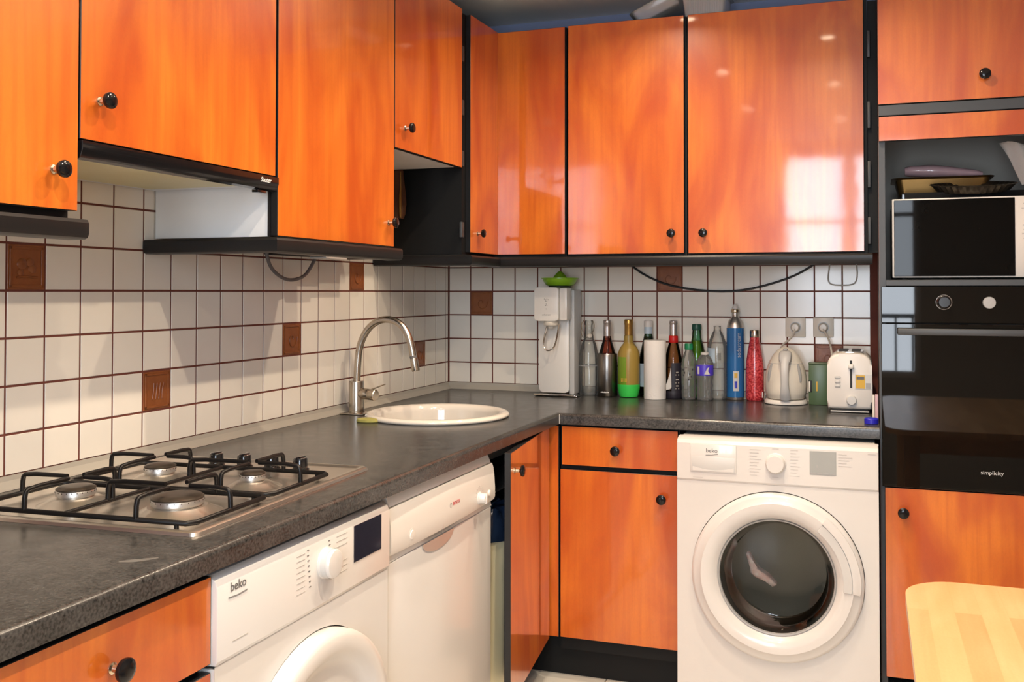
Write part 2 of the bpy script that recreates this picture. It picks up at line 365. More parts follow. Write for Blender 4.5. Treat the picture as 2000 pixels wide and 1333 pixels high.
# ------------------------------------------------------------------ room shell
ROOM_X1, ROOM_Y0, CEIL = 3.0, -4.55, 2.43
b = B(); b.box(-0.12, ROOM_X1+.12, ROOM_Y0-.12, 0.12, -0.12, -0.004); floor = struct(b.out('floor', 'floorg', smooth=False))
b = B(); b.box(-0.12, ROOM_X1+.12, ROOM_Y0-.12, 0.12, CEIL, CEIL+.12); ceiling = struct(b.out('ceiling', 'ceil', smooth=False))
b = B(); b.box(-0.12, -0.0018, ROOM_Y0-.12, 0.12, -.1, 1.64); b.mi = 1; b.box(-0.12, -0.003, ROOM_Y0-.12, 0.12, 1.64, CEIL); wall_left = struct(b.out('wall_left', ['grout', 'paint'], smooth=False))
b = B(); b.box(-.0018, ROOM_X1+.12, 0.0018, 0.12, -.1, 1.64); b.mi = 1; b.box(-.003, ROOM_X1+.12, 0.003, 0.12, 1.64, CEIL); wall_back = struct(b.out('wall_back', ['grout', 'paint'], smooth=False))
b = B(); b.box(ROOM_X1, ROOM_X1+.12, ROOM_Y0-.12, 0.003, -.1, CEIL); struct(b.out('wall_right', 'wallw', smooth=False))
WX0, WX1, WZ0, WZ1 = 1.06, 2.03, 0.72, 2.38
b = B()
b.box(-.003, WX0, ROOM_Y0-.12, ROOM_Y0, -.1, CEIL); b.box(WX1, ROOM_X1, ROOM_Y0-.12, ROOM_Y0, -.1, CEIL)
b.box(WX0, WX1, ROOM_Y0-.12, ROOM_Y0, -.1, WZ0); b.box(WX0, WX1, ROOM_Y0-.12, ROOM_Y0, WZ1, CEIL)
struct(b.out('wall_front', 'wallw', smooth=False))
b = B()
for x0, x1 in ((WX0, WX0+.045), (1.51, 1.615), (WX1-.045, WX1)): b.box(x0, x1, ROOM_Y0-.06, ROOM_Y0-.01, WZ0, WZ1, .004)
for z0, z1 in ((WZ0, WZ0+.05), (WZ1-.045, WZ1), (1.835, 1.865)): b.box(WX0, WX1, ROOM_Y0-.06, ROOM_Y0-.012, z0, z1, .003)
win = struct(b.out('window_1', 'white'))
b = B(); b.box(WX0, WX1, ROOM_Y0-.038, ROOM_Y0-.034, WZ0, WZ1); b.out('window_pane', 'gl_win', win)
# balcony rail outside the window, seen only mirrored in the oven front
b = B(); b.box(0.9, 2.5, -5.02, -4.98, 1.12, 1.15)
for i in range(14): b.box(.95+i*.115, .965+i*.115, -5.01, -4.995, .2, 1.12)
b.box(0.9, 2.5, -5.02, -4.98, .18, .21)
rail = b.out('balcony_rail', 'carcass'); struct(rail)

# floor tiles
TS = 0.31
mesh_tile = None
def slab_mesh(name, sx, sy, t, m, bev=0.0009):
    """tile lying in local XY, front at z=0, back at z=-t; origin at its centre"""
    bm = bmesh.new(); h = [(-1, -1), (1, -1), (1, 1), (-1, 1)]
    a = [bm.verts.new((x*(sx/2-bev), y*(sy/2-bev), 0)) for x, y in h]
    c = [bm.verts.new((x*sx/2, y*sy/2, -bev)) for x, y in h]; d = [bm.verts.new((x*sx/2, y*sy/2, -t)) for x, y in h]
    bm.faces.new(a)
    for p, q in ((a, c), (c, d)):
        for i in range(4): bm.faces.new((p[i], q[i], q[(i+1) % 4], p[(i+1) % 4]))
    bmesh.ops.recalc_face_normals(bm, faces=bm.faces[:])
    me = bpy.data.meshes.new(name); bm.to_mesh(me); bm.free(); me.materials.append(M[m]); return me
def put(me, name, mw_, parent):
    o = bpy.data.objects.new(name, me); COL.objects.link(o); o.matrix_world = mw_
    o.parent = parent; o.matrix_parent_inverse = wm(parent).inverted()
    return o
fm = slab_mesh('floor_tile', TS-.004, TS-.004, .004, 'floort')
for i in range(10):
    for j in range(15):
        put(fm, 'tile', Matrix.Translation((.0+TS*(i+.5)-.1+.02, -TS*(j+.5)+.09, 0)), floor)

# wall tiles: pitch 0.1 m, row joints at z = 1.312 + 0.1 k
ZR = 1.312; TP = 0.1; G = 0.0050
ROT_L = Matrix(((0, 0, 1), (1, 0, 0), (0, 1, 0))).to_4x4()      # local x->Y, y->Z, z->X
ROT_B = Matrix(((1, 0, 0), (0, 0, -1), (0, 1, 0))).to_4x4()     # local x->X, y->Z, z->-Y
_cache = {}
def tile_mesh(wd, ht, m):
    k = (round(wd, 4), round(ht, 4), m)
    if k not in _cache: _cache[k] = slab_mesh('wall_tile', wd, ht, .0022, m)
    return _cache[k]
BR_L = {(21, 0), (17, -3), (11, -2), (7, 0), (2, -3)}
BR_B = {(1, -1), (9, 0), (15, -3)}
def relief(parent, n, side):
    """raised border and motif on a terracotta tile"""
    b = B(); s = TP-G
    def bar(u0, u1, v0, v1): b.box(u0, u1, v0, v1, 0, .0022, .0008, 1)
    h = s/2-.004
    bar(-h, h, h-.006, h); bar(-h, h, -h, -h+.006); bar(-h, -h+.006, -h, h); bar(h-.006, h, -h, h)
    if n == 'fruit':
        for u, v, r in ((-.012, .006, .013), (.008, .010, .010), (.014, -.004, .010), (-.016, -.012, .008)):
            b.lathe([(r, 0), (r*.9, .002), (r*.6, .0035), (0, .0042)], (u, v, 0), seg=14, cap0=False)
        b.tube([(-.026, -.022, .001), (-.005, -.019, .0022), (.012, -.022, .0022), (.028, -.021, .001)], .002, 6, 1)
    elif n == 'swirl':
        b.tube([(.004*math.cos(a)*(1+a*.9), .0045*math.sin(a)*(1+a*.9), .0012) for a in [i*.5 for i in range(14)]], .0016, 6)
    else:
        for i in range(4): b.tube([(-.018+.012*i, -.022, .001), (-.013+.010*i, -.002, .0018), (-.012+.012*i, .018, .001)], .0016, 6, 1)
    for v in b.bm.verts: v.co = wm(parent).to_3x3() @ v.co + wm(parent).translation
    # third-level detail belongs to the tile itself: same object
    return b
def make_wall(parent, side, cols, rows, brown):
    for n in range(*cols):
        for k in range(*rows):
            z0, z1 = ZR+TP*k, ZR+TP*(k+1)
            if k == -4: z0 = .926
            if side == 'L':
                c0 = -(n+1+.25)*TP; c1 = -(n+.25)*TP
                if k == 1 and n < 6: z1 = 1.45
                if k > 1 and n < 6: continue
                if n < 0: c0, c1 = -.0245, -.0005
            else:
                c0, c1 = n*TP+.002, (n+1)*TP+.002
                if n == 0: c0 = .003
                if k > 1: continue
                if k == 1: z1 = 1.45
            wd, ht = c1-c0-G, z1-z0-G
            br = (n, k) in brown; pos = (c0+c1)/2; zc = (z0+z1)/2
            me = tile_mesh(wd, ht, 'tileR' if br else 'tile')
            # each tile sits a hair differently
            t1, t2 = rnd.uniform(-.0025, .0025), rnd.uniform(-.0025, .0025)
            tilt = Matrix.Rotation(t1, 4, 'X') @ Matrix.Rotation(t2, 4, 'Y')
            if side == 'L': mt = Matrix.Translation((0, pos, zc)) @ ROT_L @ tilt
            else: mt = Matrix.Translation((pos, 0, zc)) @ ROT_B @ tilt
            o = put(me, 'tile', mt, parent)
            if br:
                kind = {(21, 0): 'fruit', (17, -3): 'grass', (11, -2): 'swirl'}.get((n, k), 'swirl') if side == 'L' else 'swirl'
                rb = relief(o, kind, side)
                rb.out('tile_relief', 'tileR', o)
                o['label'] = 'brown terracotta tile with raised motif'
make_wall(wall_left, 'L', (-1, 26), (-4, 3), BR_L)
make_wall(wall_back, 'B', (0, 17), (-4, 2), BR_B)

# cove trim between worktop and tiles
def cove(pts_prof, path):
    b = B()
    rings = [[b.bm.verts.new(f(o, z)) for o, z in pts_prof] for f in path]
    for a, c in zip(rings, rings[1:]):
        for i in range(len(a)): b.bm.faces.new((a[i], a[(i+1) % len(a)], c[(i+1) % len(a)], c[i]))
    b.bm.faces.new(rings[0][::-1]); b.bm.faces.new(rings[-1])
    return b
prof = [(.001, .9005), (.024, .9005), (.022, .904), (.012, .910), (.006, .917), (.004, .927), (.001, .927)]
b = cove(prof, [lambda o, z: Vector((o, -3.1, z)), lambda o, z: Vector((o, -o, z)), lambda o, z: Vector((1.724, -o, z))])
struct(b.out('trim_1', 'covem', ang=20))

# ------------------------------------------------------------------ worktop
XF, YF, ZT, ZB = .694, -.645, .9, .863
SK = (.35, -.86); SKR = .232
b = B()
b.plate_hole((SK[0], SK[1], ZT), (1, 0, 0), (0, 1, 0), -SK[0]+.001, XF-SK[0], -1.15-SK[1], -.55-SK[1], SKR-.012)
b.poly([(.001, -3.15, ZT), (XF, -3.15, ZT), (XF, -1.15, ZT), (.001, -1.15, ZT)])
b.poly([(.001, -.55, ZT), (XF, -.55, ZT), (XF, -.001, ZT), (.001, -.001, ZT)])
b.poly([(XF, YF, ZT), (1.724, YF, ZT), (1.724, -.001, ZT), (XF, -.001, ZT)])
ep = [(0, ZT), (.004, ZT-.0006), (.008, ZT-.003), (.0105, ZT-.007), (.011, ZT-.012), (.011, ZB), (-.02, ZB), (-.5, ZB)]
rings = [[b.bm.verts.new(f(o, z)) for o, z in ep] for f in (lambda o, z: Vector((XF+o, -3.15, z)), lambda o, z: Vector((XF+o, YF-o, z)), lambda o, z: Vector((1.724, YF-o, z)))]
for a, c in zip(rings, rings[1:]):
    for i in range(len(a)-1): b.bm.faces.new((a[i], a[i+1], c[i+1], c[i]))
bmesh.ops.remove_doubles(b.bm, verts=b.bm.verts[:], dist=.0004)
wt = b.out('worktop', 'worktop', ang=40)
tag(wt, 'dark grey speckled worktop running round the corner under hob and sink', 'worktop')
b = B(); b.box(.7052, .7066, -.6563, -.6548, ZB+.002, ZT-.004); b.out('joint_strip', 'whitep', wt)
b = B(); b.tube([(.618, -2.578, .9007), (.632, -2.568, .9009), (.645, -2.558, .9009), (.659, -2.540, .9008)], [.003, .009, .007, .003], 8, 1)
for v in b.bm.verts: v.co.z = .9001+(v.co.z-.9001)*.04
b.out('limescale_smear', 'smear', wt)
b = B(); b.tube([(.262, -2.428, .9007), (.268, -2.415, .9009), (.272, -2.400, .9008)], [.0015, .003, .0015], 6, 1)
for v in b.bm.verts: v.co.z = .9001+(v.co.z-.9001)*.04
b.out('limescale_smear', 'smear', wt)

# ------------------------------------------------------------------ knobs, doors
def knob_into(b, p, d, r=.0135, stem=.017, km=0, sm=1):
    """mushroom knob; p on the door face, d outward"""
    b.mi = sm; b.lathe([(.0085, 0), (.0085, .002), (.0055, .004), (.0050, stem-.002), (.0075, stem)], p, d, 16)
    b.mi = km; q = Vector(p)+Vector(d)*stem
    b.lathe([(.006, 0), (r*.93, .003), (r, .0065), (r*.98, .010), (r*.8, .0125), (r*.45, .0138), (0, .0142)], q, d, 22)
def knob(p, d, parent, r=.0155):
    b = B(); knob_into(b, p, d, r); return b.out('knob', ['knob', 'brass'], parent)
def doorx(name, X, y0, y1, z0, z1, parent, t=.019):
    b = B(); b.mi = 1; b.box(X-t, X, y0, y1, z0, z1, .0012, 1, front=((1, 0, 0), 0)); return b.out(name, ['cherry', 'edge'], parent, ang=30)
def doory(name, Y, x0, x1, z0, z1, parent, t=.019):
    b = B(); b.mi = 1; b.box(x0, x1, Y, Y+t, z0, z1, .0012, 1, front=((0, -1, 0), 0)); return b.out(name, ['cherry', 'edge'], parent, ang=30)
DX, DY = .360, -.360          # door faces of the wall cabinets
TOP = 2.297

# ---- wall cabinets on the left wall
t = thing('wall_cabinet', (.17, -2.71, 1.44), 'orange wall cabinet cut by the picture edge with knob low beside the cooker hood', 'cabinet')
b = B(); b.box(.004, DX-.021, -3.01, -2.404, 1.442, TOP); b.out('body', 'carcass', t, smooth=False)
d = doorx('door', DX, -3.0, -2.4025, 1.4535, TOP, t); knob((DX, -2.457, 1.522), (1, 0, 0), d)
t = thing('wall_cabinet', (.17, -2.10, 1.6), 'wide bright orange wall cabinet door directly above the cooker hood', 'cabinet')
b = B(); b.box(.004, DX-.021, -2.400, -1.800, 1.602, TOP); b.out('body', 'carcass', t, smooth=False)
d = doorx('door', DX, -2.3985, -1.797, 1.5845, TOP, t); knob((DX, -2.352, 1.660), (1, 0, 0), d)
t = thing('wall_cabinet', (.17, -1.49, 1.44), 'tall orange wall cabinet between cooker hood and open nook, knob at lower corner', 'cabinet')
b = B(); b.box(.004, DX-.021, -1.785, -1.195, 1.442, TOP); b.out('body', 'carcass', t, smooth=False)
b = B(); b.box(.004, .336, -1.789, -1.7852, 1.4425, 1.601); b.out('side_panel', 'whiteboard', t, smooth=False, label='white side panel under the hood')
b = B(); b.box(.3362, DX-.0195, -1.794, -1.7855, 1.4425, 1.583); b.out('front_edge', 'edge', t, smooth=False)
d = doorx('door', DX, -1.7885, -1.192, 1.4435, TOP, t); knob((DX, -1.226, 1.513), (1, 0, 0), d)
t = thing('wall_cabinet', (.17, -.93, 1.74), 'short orange wall cabinet above the open black nook', 'cabinet')
b = B(); b.box(.004, DX-.021, -1.190, -.690, 1.752, TOP); b.out('body', 'carcass', t, smooth=False)
b = B(); b.box(.004, DX-.03, -1.190, -.690, 1.744, 1.7518); b.out('bottom_board', 'whiteboard', t, smooth=False)
d = doorx('door', DX, -1.188, -.686, 1.7415, TOP, t); knob((DX, -1.120, 1.809), (1, 0, 0), d)
# corner cabinet
t = thing('corner_wall_cabinet', (.2, -.3, 1.44), 'corner wall cabinet with narrow orange door beside the black nook', 'cabinet')
b = B(); b.box(.004, .341, -.645, -.006, 1.442, TOP); b.box(.341, .634, -.341, -.006, 1.442, TOP); b.out('body', 'carcass', t, smooth=False)
d = doorx('door', DX, -.612, -.3605, 1.4495, TOP, t); kn = knob((DX, -.548, 1.520), (1, 0, 0), d, .0150)
kn.rotation_euler.z = 0
hm = Matrix.Translation((DX-.019, -.612, 0)) @ Matrix.Rotation(math.radians(-1.3), 4, 'Z') @ Matrix.Translation((-DX+.019, .612, 0))
l_ = hm @ d.location; d.location = l_; d.rotation_euler.z = math.radians(-1.3)   # the corner door stands very slightly open
doory('filler_panel', DY, .3605, .633, 1.4495, TOP-.002, t)
for z in (1.50, 1.75, 1.93, 2.12):
    b = B(); b.box(.3415, .352, -.668, -.6455, z, z+.055, .003); b.out('hinge', 'greyblack', t)
for z0, z1, n_, l_ in ((0, 0, 0, 0),): pass
# back wall cabinets
t = thing('wall_cabinet', (.86, -.18, 1.44), 'orange wall cabinet above the soda maker and wine bottles, middle of the back wall', 'cabinet')
b = B(); b.box(.6385, 1.0835, -.341, -.006, 1.442, TOP); b.out('body', 'carcass', t, smooth=False)
d = doory('door', DY, .6445, 1.0765, 1.4475, TOP, t); knob((1.033, DY, 1.518), (0, -1, 0), d)
t = thing('wall_cabinet', (1.39, -.18, 1.44), 'wide glossy orange wall cabinet above the kettle and toaster, window reflected in it', 'cabinet')
b = B(); b.box(1.0855, 1.6935, -.341, -.006, 1.442, TOP); b.out('body', 'carcass', t, smooth=False)
d = doory('door', DY, 1.0905, 1.6825, 1.4455, TOP, t); knob((1.146, DY, 1.517), (0, -1, 0), d)
for z in (1.47, 1.66, 1.86, 2.10):
    b = B(); b.box(1.694, 1.704, -.352, -.335, z, z+.09, .002); b.out('hinge', 'greyblack', t)
b = B(); b.box(1.6942, 1.7258, -.325, -.310, 1.442, TOP); b.out('gap_shade_strip', 'carcass', t, smooth=False)  # dark strip added to give the gap beside the tower its shade

# ---- pelmets (light rails) below the wall cabinets
def pelmet_prof(z=1.4025, h=.035, w_=.05):
    return [(-w_, z), (-.010, z), (-.003, z+.003), (0, z+.010), (0, z+h-.006), (-.004, z+h), (-w_, z+h)]
def sweep(prof, path, m, name, label, cat='pelmet'):
    b = cove(prof, path); o = b.out(name, m, ang=30); return tag(o, label, cat) if label else o
PX = .389; PY = -.389
sweep(pelmet_prof(), [lambda o, z: Vector((PX+o, -3.02, z)), lambda o, z: Vector((PX+o, -2.418, z)), lambda o, z: Vector((PX+o*.98-.004, -2.401, z))], 'pelmet', 'pelmet', 'black pelmet bar under the cabinet cut by the picture edge')
sweep(pelmet_prof(), [lambda o, z: Vector((.004, -1.832-o, z)), lambda o, z: Vector((PX+o, -1.832-o, z)), lambda o, z: Vector((PX+o, -1.19, z))], 'pelmet', 'pelmet', 'black pelmet bar wrapping the tall cabinet beside the cooker hood')
sweep(pelmet_prof(), [lambda o, z: Vector((.004, -.668-o, z)), lambda o, z: Vector((PX+o, -.668-o, z)), lambda o, z: Vector((PX+o, PY-o, z)), lambda o, z: Vector((1.708, PY-o, z))], 'pelmet', 'pelmet', 'long black pelmet bar round the corner under the back cabinets')

# ---- cooker hood
t = thing('cooker_hood', (.18, -2.10, 1.55), 'slim cooker hood with black visor and greasy cream underside above the hob', 'hood')
b = B(); b.box(.006, .335, -2.398, -1.797, 1.566, 1.600); b.out('hood_box', 'carcass', t, smooth=False)
b = B(); b.box(.03, .33, -2.392, -1.835, 1.5605, 1.5655, .002); b.out('filter', 'grease', t)
b = B(); b.box(.0065, .0295, -2.398, -1.797, 1.562, 1.5655); b.box(.03, .33, -1.834, -1.797, 1.562, 1.5655); b.out('filter_border', 'whiteboard', t)
b = B()
vp = [(.337, 1.5525), (.352, 1.5475), (.360, 1.551), (.366, 1.566), (.366, 1.5815), (.337, 1.5815)]
b.prism([(x, -2.3985, z) for x, z in vp], (0, .607, 0), .001, 1); vis = b.out('visor', 'blackgloss', t, ang=25)
text('Sauter', .016, (.3665, -1.845, 1.5705), (0, 1, 0), (0, 0, 1), 'whiteink', t, shear=.35)
b = B(); b.box(.34, .356, -1.862, -1.828, 1.541, 1.5478, .001); b.out('switch', 'blackgloss', t)
# wall strip with black conduit behind
b = B(); b.box(.03, .115, -1.37, -.89, 1.418, 1.4405, .003); b.mi = 1; b.box(.06, .12, -1.175, -1.05, 1.4115, 1.418, .002)
o = b.out('under_cabinet_lamp', ['carcass', 'whitep']); tag(o, 'black lamp bar with white end fixed under the tall cabinet', 'lamp')
b = B(); b.tube([(.05, -1.385, 1.43), (.05, -1.381, 1.41), (.05, -1.362, 1.377), (.05, -1.31, 1.351), (.05, -1.255, 1.343), (.05, -1.187, 1.356), (.05, -1.148, 1.388), (.05, -1.12, 1.422)], .0052, 8, 2)
tag(b.out('power_cord', 'gcable'), 'grey cord looping down below the tall cabinet pelmet', 'cord')
b = B(); b.tube([(.785, -.02, 1.436), (.80, -.015, 1.415), (.854, -.012, 1.376), (.936, -.010, 1.339), (1.038, -.010, 1.319), (1.137, -.010, 1.311), (1.216, -.010, 1.313), (1.293, -.010, 1.326), (1.389, -.010, 1.354), (1.445, -.010, 1.378), (1.501, -.013, 1.411), (1.53, -.02, 1.436)], .0042, 8, 1)
tag(b.out('power_cord', 'rub'), 'black cord sagging across the tiles above the bottles', 'cord')
b = B(); b.tube([(1.560, -.012, 1.437), (1.557, -.012, 1.405), (1.551, -.010, 1.362), (1.555, -.010, 1.343), (1.568, -.010, 1.336), (1.602, -.010, 1.334), (1.636, -.010, 1.336), (1.650, -.010, 1.345), (1.656, -.010, 1.37), (1.653, -.012, 1.412), (1.648, -.014, 1.437)], .0026, 8, 1)
tag(b.out('power_cord', 'wcable'), 'thin pale cord looped on the tiles above the toaster', 'cord')

# brown wrap hanging in the nook
b = B()
pts = [(.02, 1.742), (.128, 1.742), (.130, 1.70), (.136, 1.655), (.138, 1.62), (.136, 1.585), (.130, 1.569), (.02, 1.575)]
b.prism([(x, -.700, z) for x, z in pts], (0, .03, 0), .006, 2)
o = b.out('paper_bag', 'brownbag'); tag(o, 'brown wrapped bag hanging in the black nook behind the tall cabinet', 'bag')
b = B(); b.tube([(.1305, -.7015, 1.735), (.131, -.7015, 1.68), (.1285, -.7015, 1.64), (.130, -.7015, 1.60), (.1305, -.7015, 1.572)], [.0015, .002, .005, .005, .003], 8, 1); b.out('bag_highlight', 'gold', o)  # golden highlight along the bag edge, modelled as a thin gold tube

# ------------------------------------------------------------------ base units, back run
YB = -.640
t = thing('base_cabinet', (.9, -.32, .1), 'orange base cabinet with one drawer over one door beside the washing machine', 'cabinet')
b = B(); b.box(.700, 1.108, YB+.0205, -.01, .10, .861); b.out('body', 'carcass', t, smooth=False)
d = doory('drawer', YB, .7085, 1.1055, .7245, .8555, t); knob((.900, YB, .783), (0, -1, 0), d, .0165)
d = doory('door', YB, .7035, 1.1035, .1445, .7105, t); knob((1.054, YB, .634), (0, -1, 0), d, .0165)
b = B(); b.box(.58, 1.108, YB+.055, YB+.07, .001, .136); b.out('plinth', 'carcass', t, smooth=False)
t = thing('corner_base_cabinet', (.35, -.8, .1), 'corner base cabinet below the sink with its orange door standing ajar', 'cabinet')
b = B(); b.mi = 0
b.box(.01, .62, -1.195, -1.18, .10, .861); b.box(.01, .64, -.62, -.60, .10, .861); b.box(.01, .03, -1.18, -.62, .10, .861); b.box(.03, .62, -1.18, -.62, .10, .116)
b.out('body', 'carcass', t, smooth=False)
b = B(); b.box(.640, .656, -1.212, -.70, .822, .862, .001); b.out('front_rail', 'rail', t, smooth=False)
doory('filler_panel', YB, .658, .698, .1435, .8555, t)
b = B(); b.box(.50, .62, -1.17, -.62, .70, .712); b.out('shelf', 'rail', t, smooth=False)
# open door: hinged near (.664,-.645), free end at (.730,-1.20)
hp = Vector((.668, -.650)); fe = Vector((.7335, -1.196)); dv = (fe-hp); L_ = dv.length; ang_ = math.atan2(dv.y, dv.x)
b = B(); b.mi = 1; b.box(0, L_, 0, .019, .14, .852, .0012, 1, front=((0, 1, 0), 0))
Rm = Matrix.Translation((hp.x, hp.y, 0)) @ Matrix.Rotation(ang_, 4, 'Z') @ Matrix.Translation((0, -.019, 0))
b2 = b; 
for v in b2.bm.verts: v.co = Rm @ v.co
d = b2.out('door', ['cherry', 'edge'], t, ang=30)
nrm = Vector((-dv.y, dv.x)).normalized(); kp = hp + dv*(1-.045/L_)
knob((kp.x, kp.y, .795), (nrm.x, nrm.y, 0), d, .0165)

# bin behind the open door
t = thing('waste_bin', (.53, -.98, .12), 'tall cream waste bin with navy bag behind the open cabinet door', 'bin')
b = B(); b.lathe([(.085, .118), (.098, .50), (.105, .60), (.108, .61), (.108, .62), (.10, .615)], (.570, -1.055, 0), seg=32, cap1=False); b.out('bin_body', 'binc', t)
b = B(); N = 40
rings = []
for r_, z_, a_ in ((.1095, .575, .002), (.114, .60, .005), (.112, .64, .008), (.10, .665, .012), (.06, .66, .010), (.03, .63, .004)):
    rings.append([b.bm.verts.new((.570+(r_+a_*math.sin(7*q)+a_*.6*math.sin(13*q+z_*40))*math.cos(q), -1.055+(r_+a_*math.sin(7*q))*math.sin(q), z_+a_*math.cos(9*q))) for q in [2*PI*i/N for i in range(N)]])
for a, c in zip(rings, rings[1:]):
    for i in range(N): b.bm.faces.new((a[i], a[(i+1) % N], c[(i+1) % N], c[i]))
b.bm.faces.new(rings[-1]); b.out('bin_bag', 'bag', t, ang=60)

# ------------------------------------------------------------------ base units, left run
XL = .690
t = thing('drawer_cabinet', (.35, -2.76, .1), 'orange drawer cabinet under the worktop at the near end of the left run', 'cabinet')
b = B(); b.box(.01, XL-.0205, -3.05, -2.461, .10, .861); b.out('body', 'carcass', t, smooth=False)
d = doorx('drawer', XL, -3.05, -2.4535, .7095, .8505, t); knob((XL, -2.668, .782), (1, 0, 0), d, .0175)
b = B(); b.mi = 1; b.box(XL-.019, XL, -3.05, -2.4535, .42, .6965, .0012, 1, front=((1, 0, 0), 0)); b.out('drawer', ['cherry', 'edge'], t, ang=30)
b = B(); b.mi = 1; b.box(XL-.019, XL, -3.05, -2.4535, .142, .409, .0012, 1, front=((1, 0, 0), 0)); b.out('drawer', ['cherry', 'edge'], t, ang=30)
b = B(); b.box(.60, .62, -3.05, -2.461, .001, .10); b.out('plinth', 'carcass', t, smooth=False)

# dryer (faces +X)
DXF = .700; DY0, DY1 = -2.452, -1.862; DC = (-2.157, .405)
t = thing('tumble_dryer', (.35, -2.157, 0), 'white tumble dryer with dark display and round door below the hob', 'dryer')
b = B()
b.box(.06, DXF-.03, DY0, DY1, .012, .850, .006)
b.plate_hole((DXF-.004, DC[0], DC[1]), (0, 1, 0), (0, 0, 1), DY0-DC[0], DY1-DC[0], .014-DC[1], .7040-DC[1], .2585)
b.box(DXF-.032, DXF-.0045, DY0, DY0+.004, .014, .70); b.box(DXF-.032, DXF-.0045, DY1-.004, DY1, .014, .70)
b.lathe([(.2585, -.004), (.2585, -.03)], (DXF, *DC), (1, 0, 0), 64, cap0=False, cap1=False)
b.out('body', 'white', t, ang=30)
b = B()
pp = [(DXF-.03, .850), (DXF-.016, .850), (DXF-.004, .842), (DXF+.001, .828), (DXF+.001, .712), (DXF-.003, .705), (DXF-.03, .705)]
b.prism([(x, DY0, z) for x, z in pp], (0, DY1-DY0, 0), .002, 2); b.out('control_panel', 'white', t, ang=25)
b = B(); c = (DXF-.006, *DC); b.lathe([(.256, 0), (.256, .020), (.252, .032), (.244, .037), (.222, .038), (.212, .034), (.200, .020), (.192, .012), (.18, .010), (0, .010)], c, (1, 0, 0), 72); b.out('door', 'white', t, ang=50)
kc = (DXF+.001, -2.127, .787); b = B(); b.lathe([(.030, 0), (.030, .002), (.0285, .003), (.028, .020), (.026, .024), (.022, .025), (0, .025)], kc, (1, 0, 0), 36)
b.mi = 1; b.lathe([(.0289, .006), (.0289, .017)], kc, (1, 0, 0), 36, cap0=False, cap1=False); b.out('program_knob', ['white', 'lightgrey'], t)
b = B(); b.box(DXF+.0008, DXF+.0022, -2.018, -1.902, .758, .832, .0005, 1); b.out('display', 'darklcd', t)
text('beko', .0215, (DXF+.0014, -2.398, .823), (0, 1, 0), (0, 0, 1), 'ink', t)
b = B(); b.tube([(DXF+.0014, -2.424, .808), (DXF+.0014, -2.398, .8065), (DXF+.0014, -2.374, .808)], .0009, 5); 
for i, (y, z) in enumerate([(-2.1875, .826), (-2.1875, .816), (-2.1862, .806), (-2.185, .796), (-2.1835, .786), (-2.182, .776), (-2.181, .766), (-2.180, .756), (-2.113, .826), (-2.111, .8175)]):
    b.box(DXF+.001, DXF+.0016, y-.003, y+.003, z-.0008, z+.0008)
b.out('dial_marks', 'ink', t)['kind'] = 'stuff'
b = B()
for i in range(8):
    b.box(DXF+.001, DXF+.0015, -2.225, -2.198, .822-i*.010, .8232-i*.010)
    if i not in (3, 4): b.box(DXF+.001, DXF+.0015, -2.085, -2.045, .826-i*.0105, .8272-i*.0105)
b.box(DXF+.001, DXF+.0015, -2.413, -2.372, .7325, .7345)
b.out('programme_print', 'inkl', t)['kind'] = 'stuff'

# dishwasher (faces +X)
WX = .690; WY0, WY1 = -1.845, -1.222
t = thing('dishwasher', (.35, -1.53, 0), 'white dishwasher between the tumble dryer and the open cabinet door', 'dishwasher')
b = B(); b.box(.06, WX-.035, WY0+.01, WY1-.012, .012, .862, .003); b.out('body', 'white', t)
b = B(); pp = [(WX-.034, .862), (WX-.014, .862), (WX-.002, .834), (WX-.002, .8315), (WX-.034, .8315)]
b.prism([(x, WY0+.004, z) for x, z in pp], (0, WY1-WY0-.02, 0), .001, 1); b.out('top_trim', 'white', t)
b = B()
# curved panel: sinks towards its lower edge, thicker in the middle
n = 24; rows = [(.8285, -.010), (.826, -.003), (.815, .001), (.79, .004), (.76, .006), (.735, .006), (.726, .003), (.7245, -.012)]
vs = []
for z, o in rows:
    vs.append([b.bm.verts.new((WX+o+.004*math.sin(PI*i/n), WY0+(WY1-WY0)*i/n, z - (.003*math.sin(PI*i/n) if z < .74 else 0))) for i in range(n+1)])
for a, c in zip(vs, vs[1:]):
    for i in range(n): b.bm.faces.new((a[i], a[i+1], c[i+1], c[i]))
for i in (0, n): 
    back = [b.bm.verts.new((WX-.034, WY0+(WY1-WY0)*i/n, z)) for z in (.8285, .7245)]
    b.bm.faces.new([r[i] for r in vs]+[back[1], back[0]])
b.out('control_panel', 'whitep', t, ang=40)
b = B(); b.box(WX-.034, WX-.004, WY0+.003, WY1-.003, .12, .708, .006, 3)
# rim above with a scooped handle
vs = []
for j, z in enumerate((.708, .712, .716, .722, .73)):
    row = []
    for i in range(33):
        y = WY0+.003+(WY1-WY0-.006)*i/32; dq = (y+1.555)/.10
        sc = max(0, 1-dq*dq)
        row.append(b.bm.verts.new((WX-.004-.022*math.sqrt(sc)*(j/4)-.004*(j/4), y, z)))
    vs.append(row)
for a, c in zip(vs, vs[1:]):
    for i in range(32): b.bm.faces.new((a[i], a[i+1], c[i+1], c[i]))
b.out('door', 'white', t, ang=40)
b = B(); b.prism([(WX-.003, -1.60+.09*math.cos(a)*1.0+.02, .706+.030*math.sin(a)) for a in [PI+PI*i/20 for i in range(21)]], (.0015, 0, 0)); b.out('handle_scoop', 'rail', t)
kc = (WX+.007, -1.342, .752); b = B(); b.lathe([(.017, 0), (.017, .004), (.014, .006), (.013, .018), (.011, .021), (0, .021)], kc, (1, 0, 0), 30)
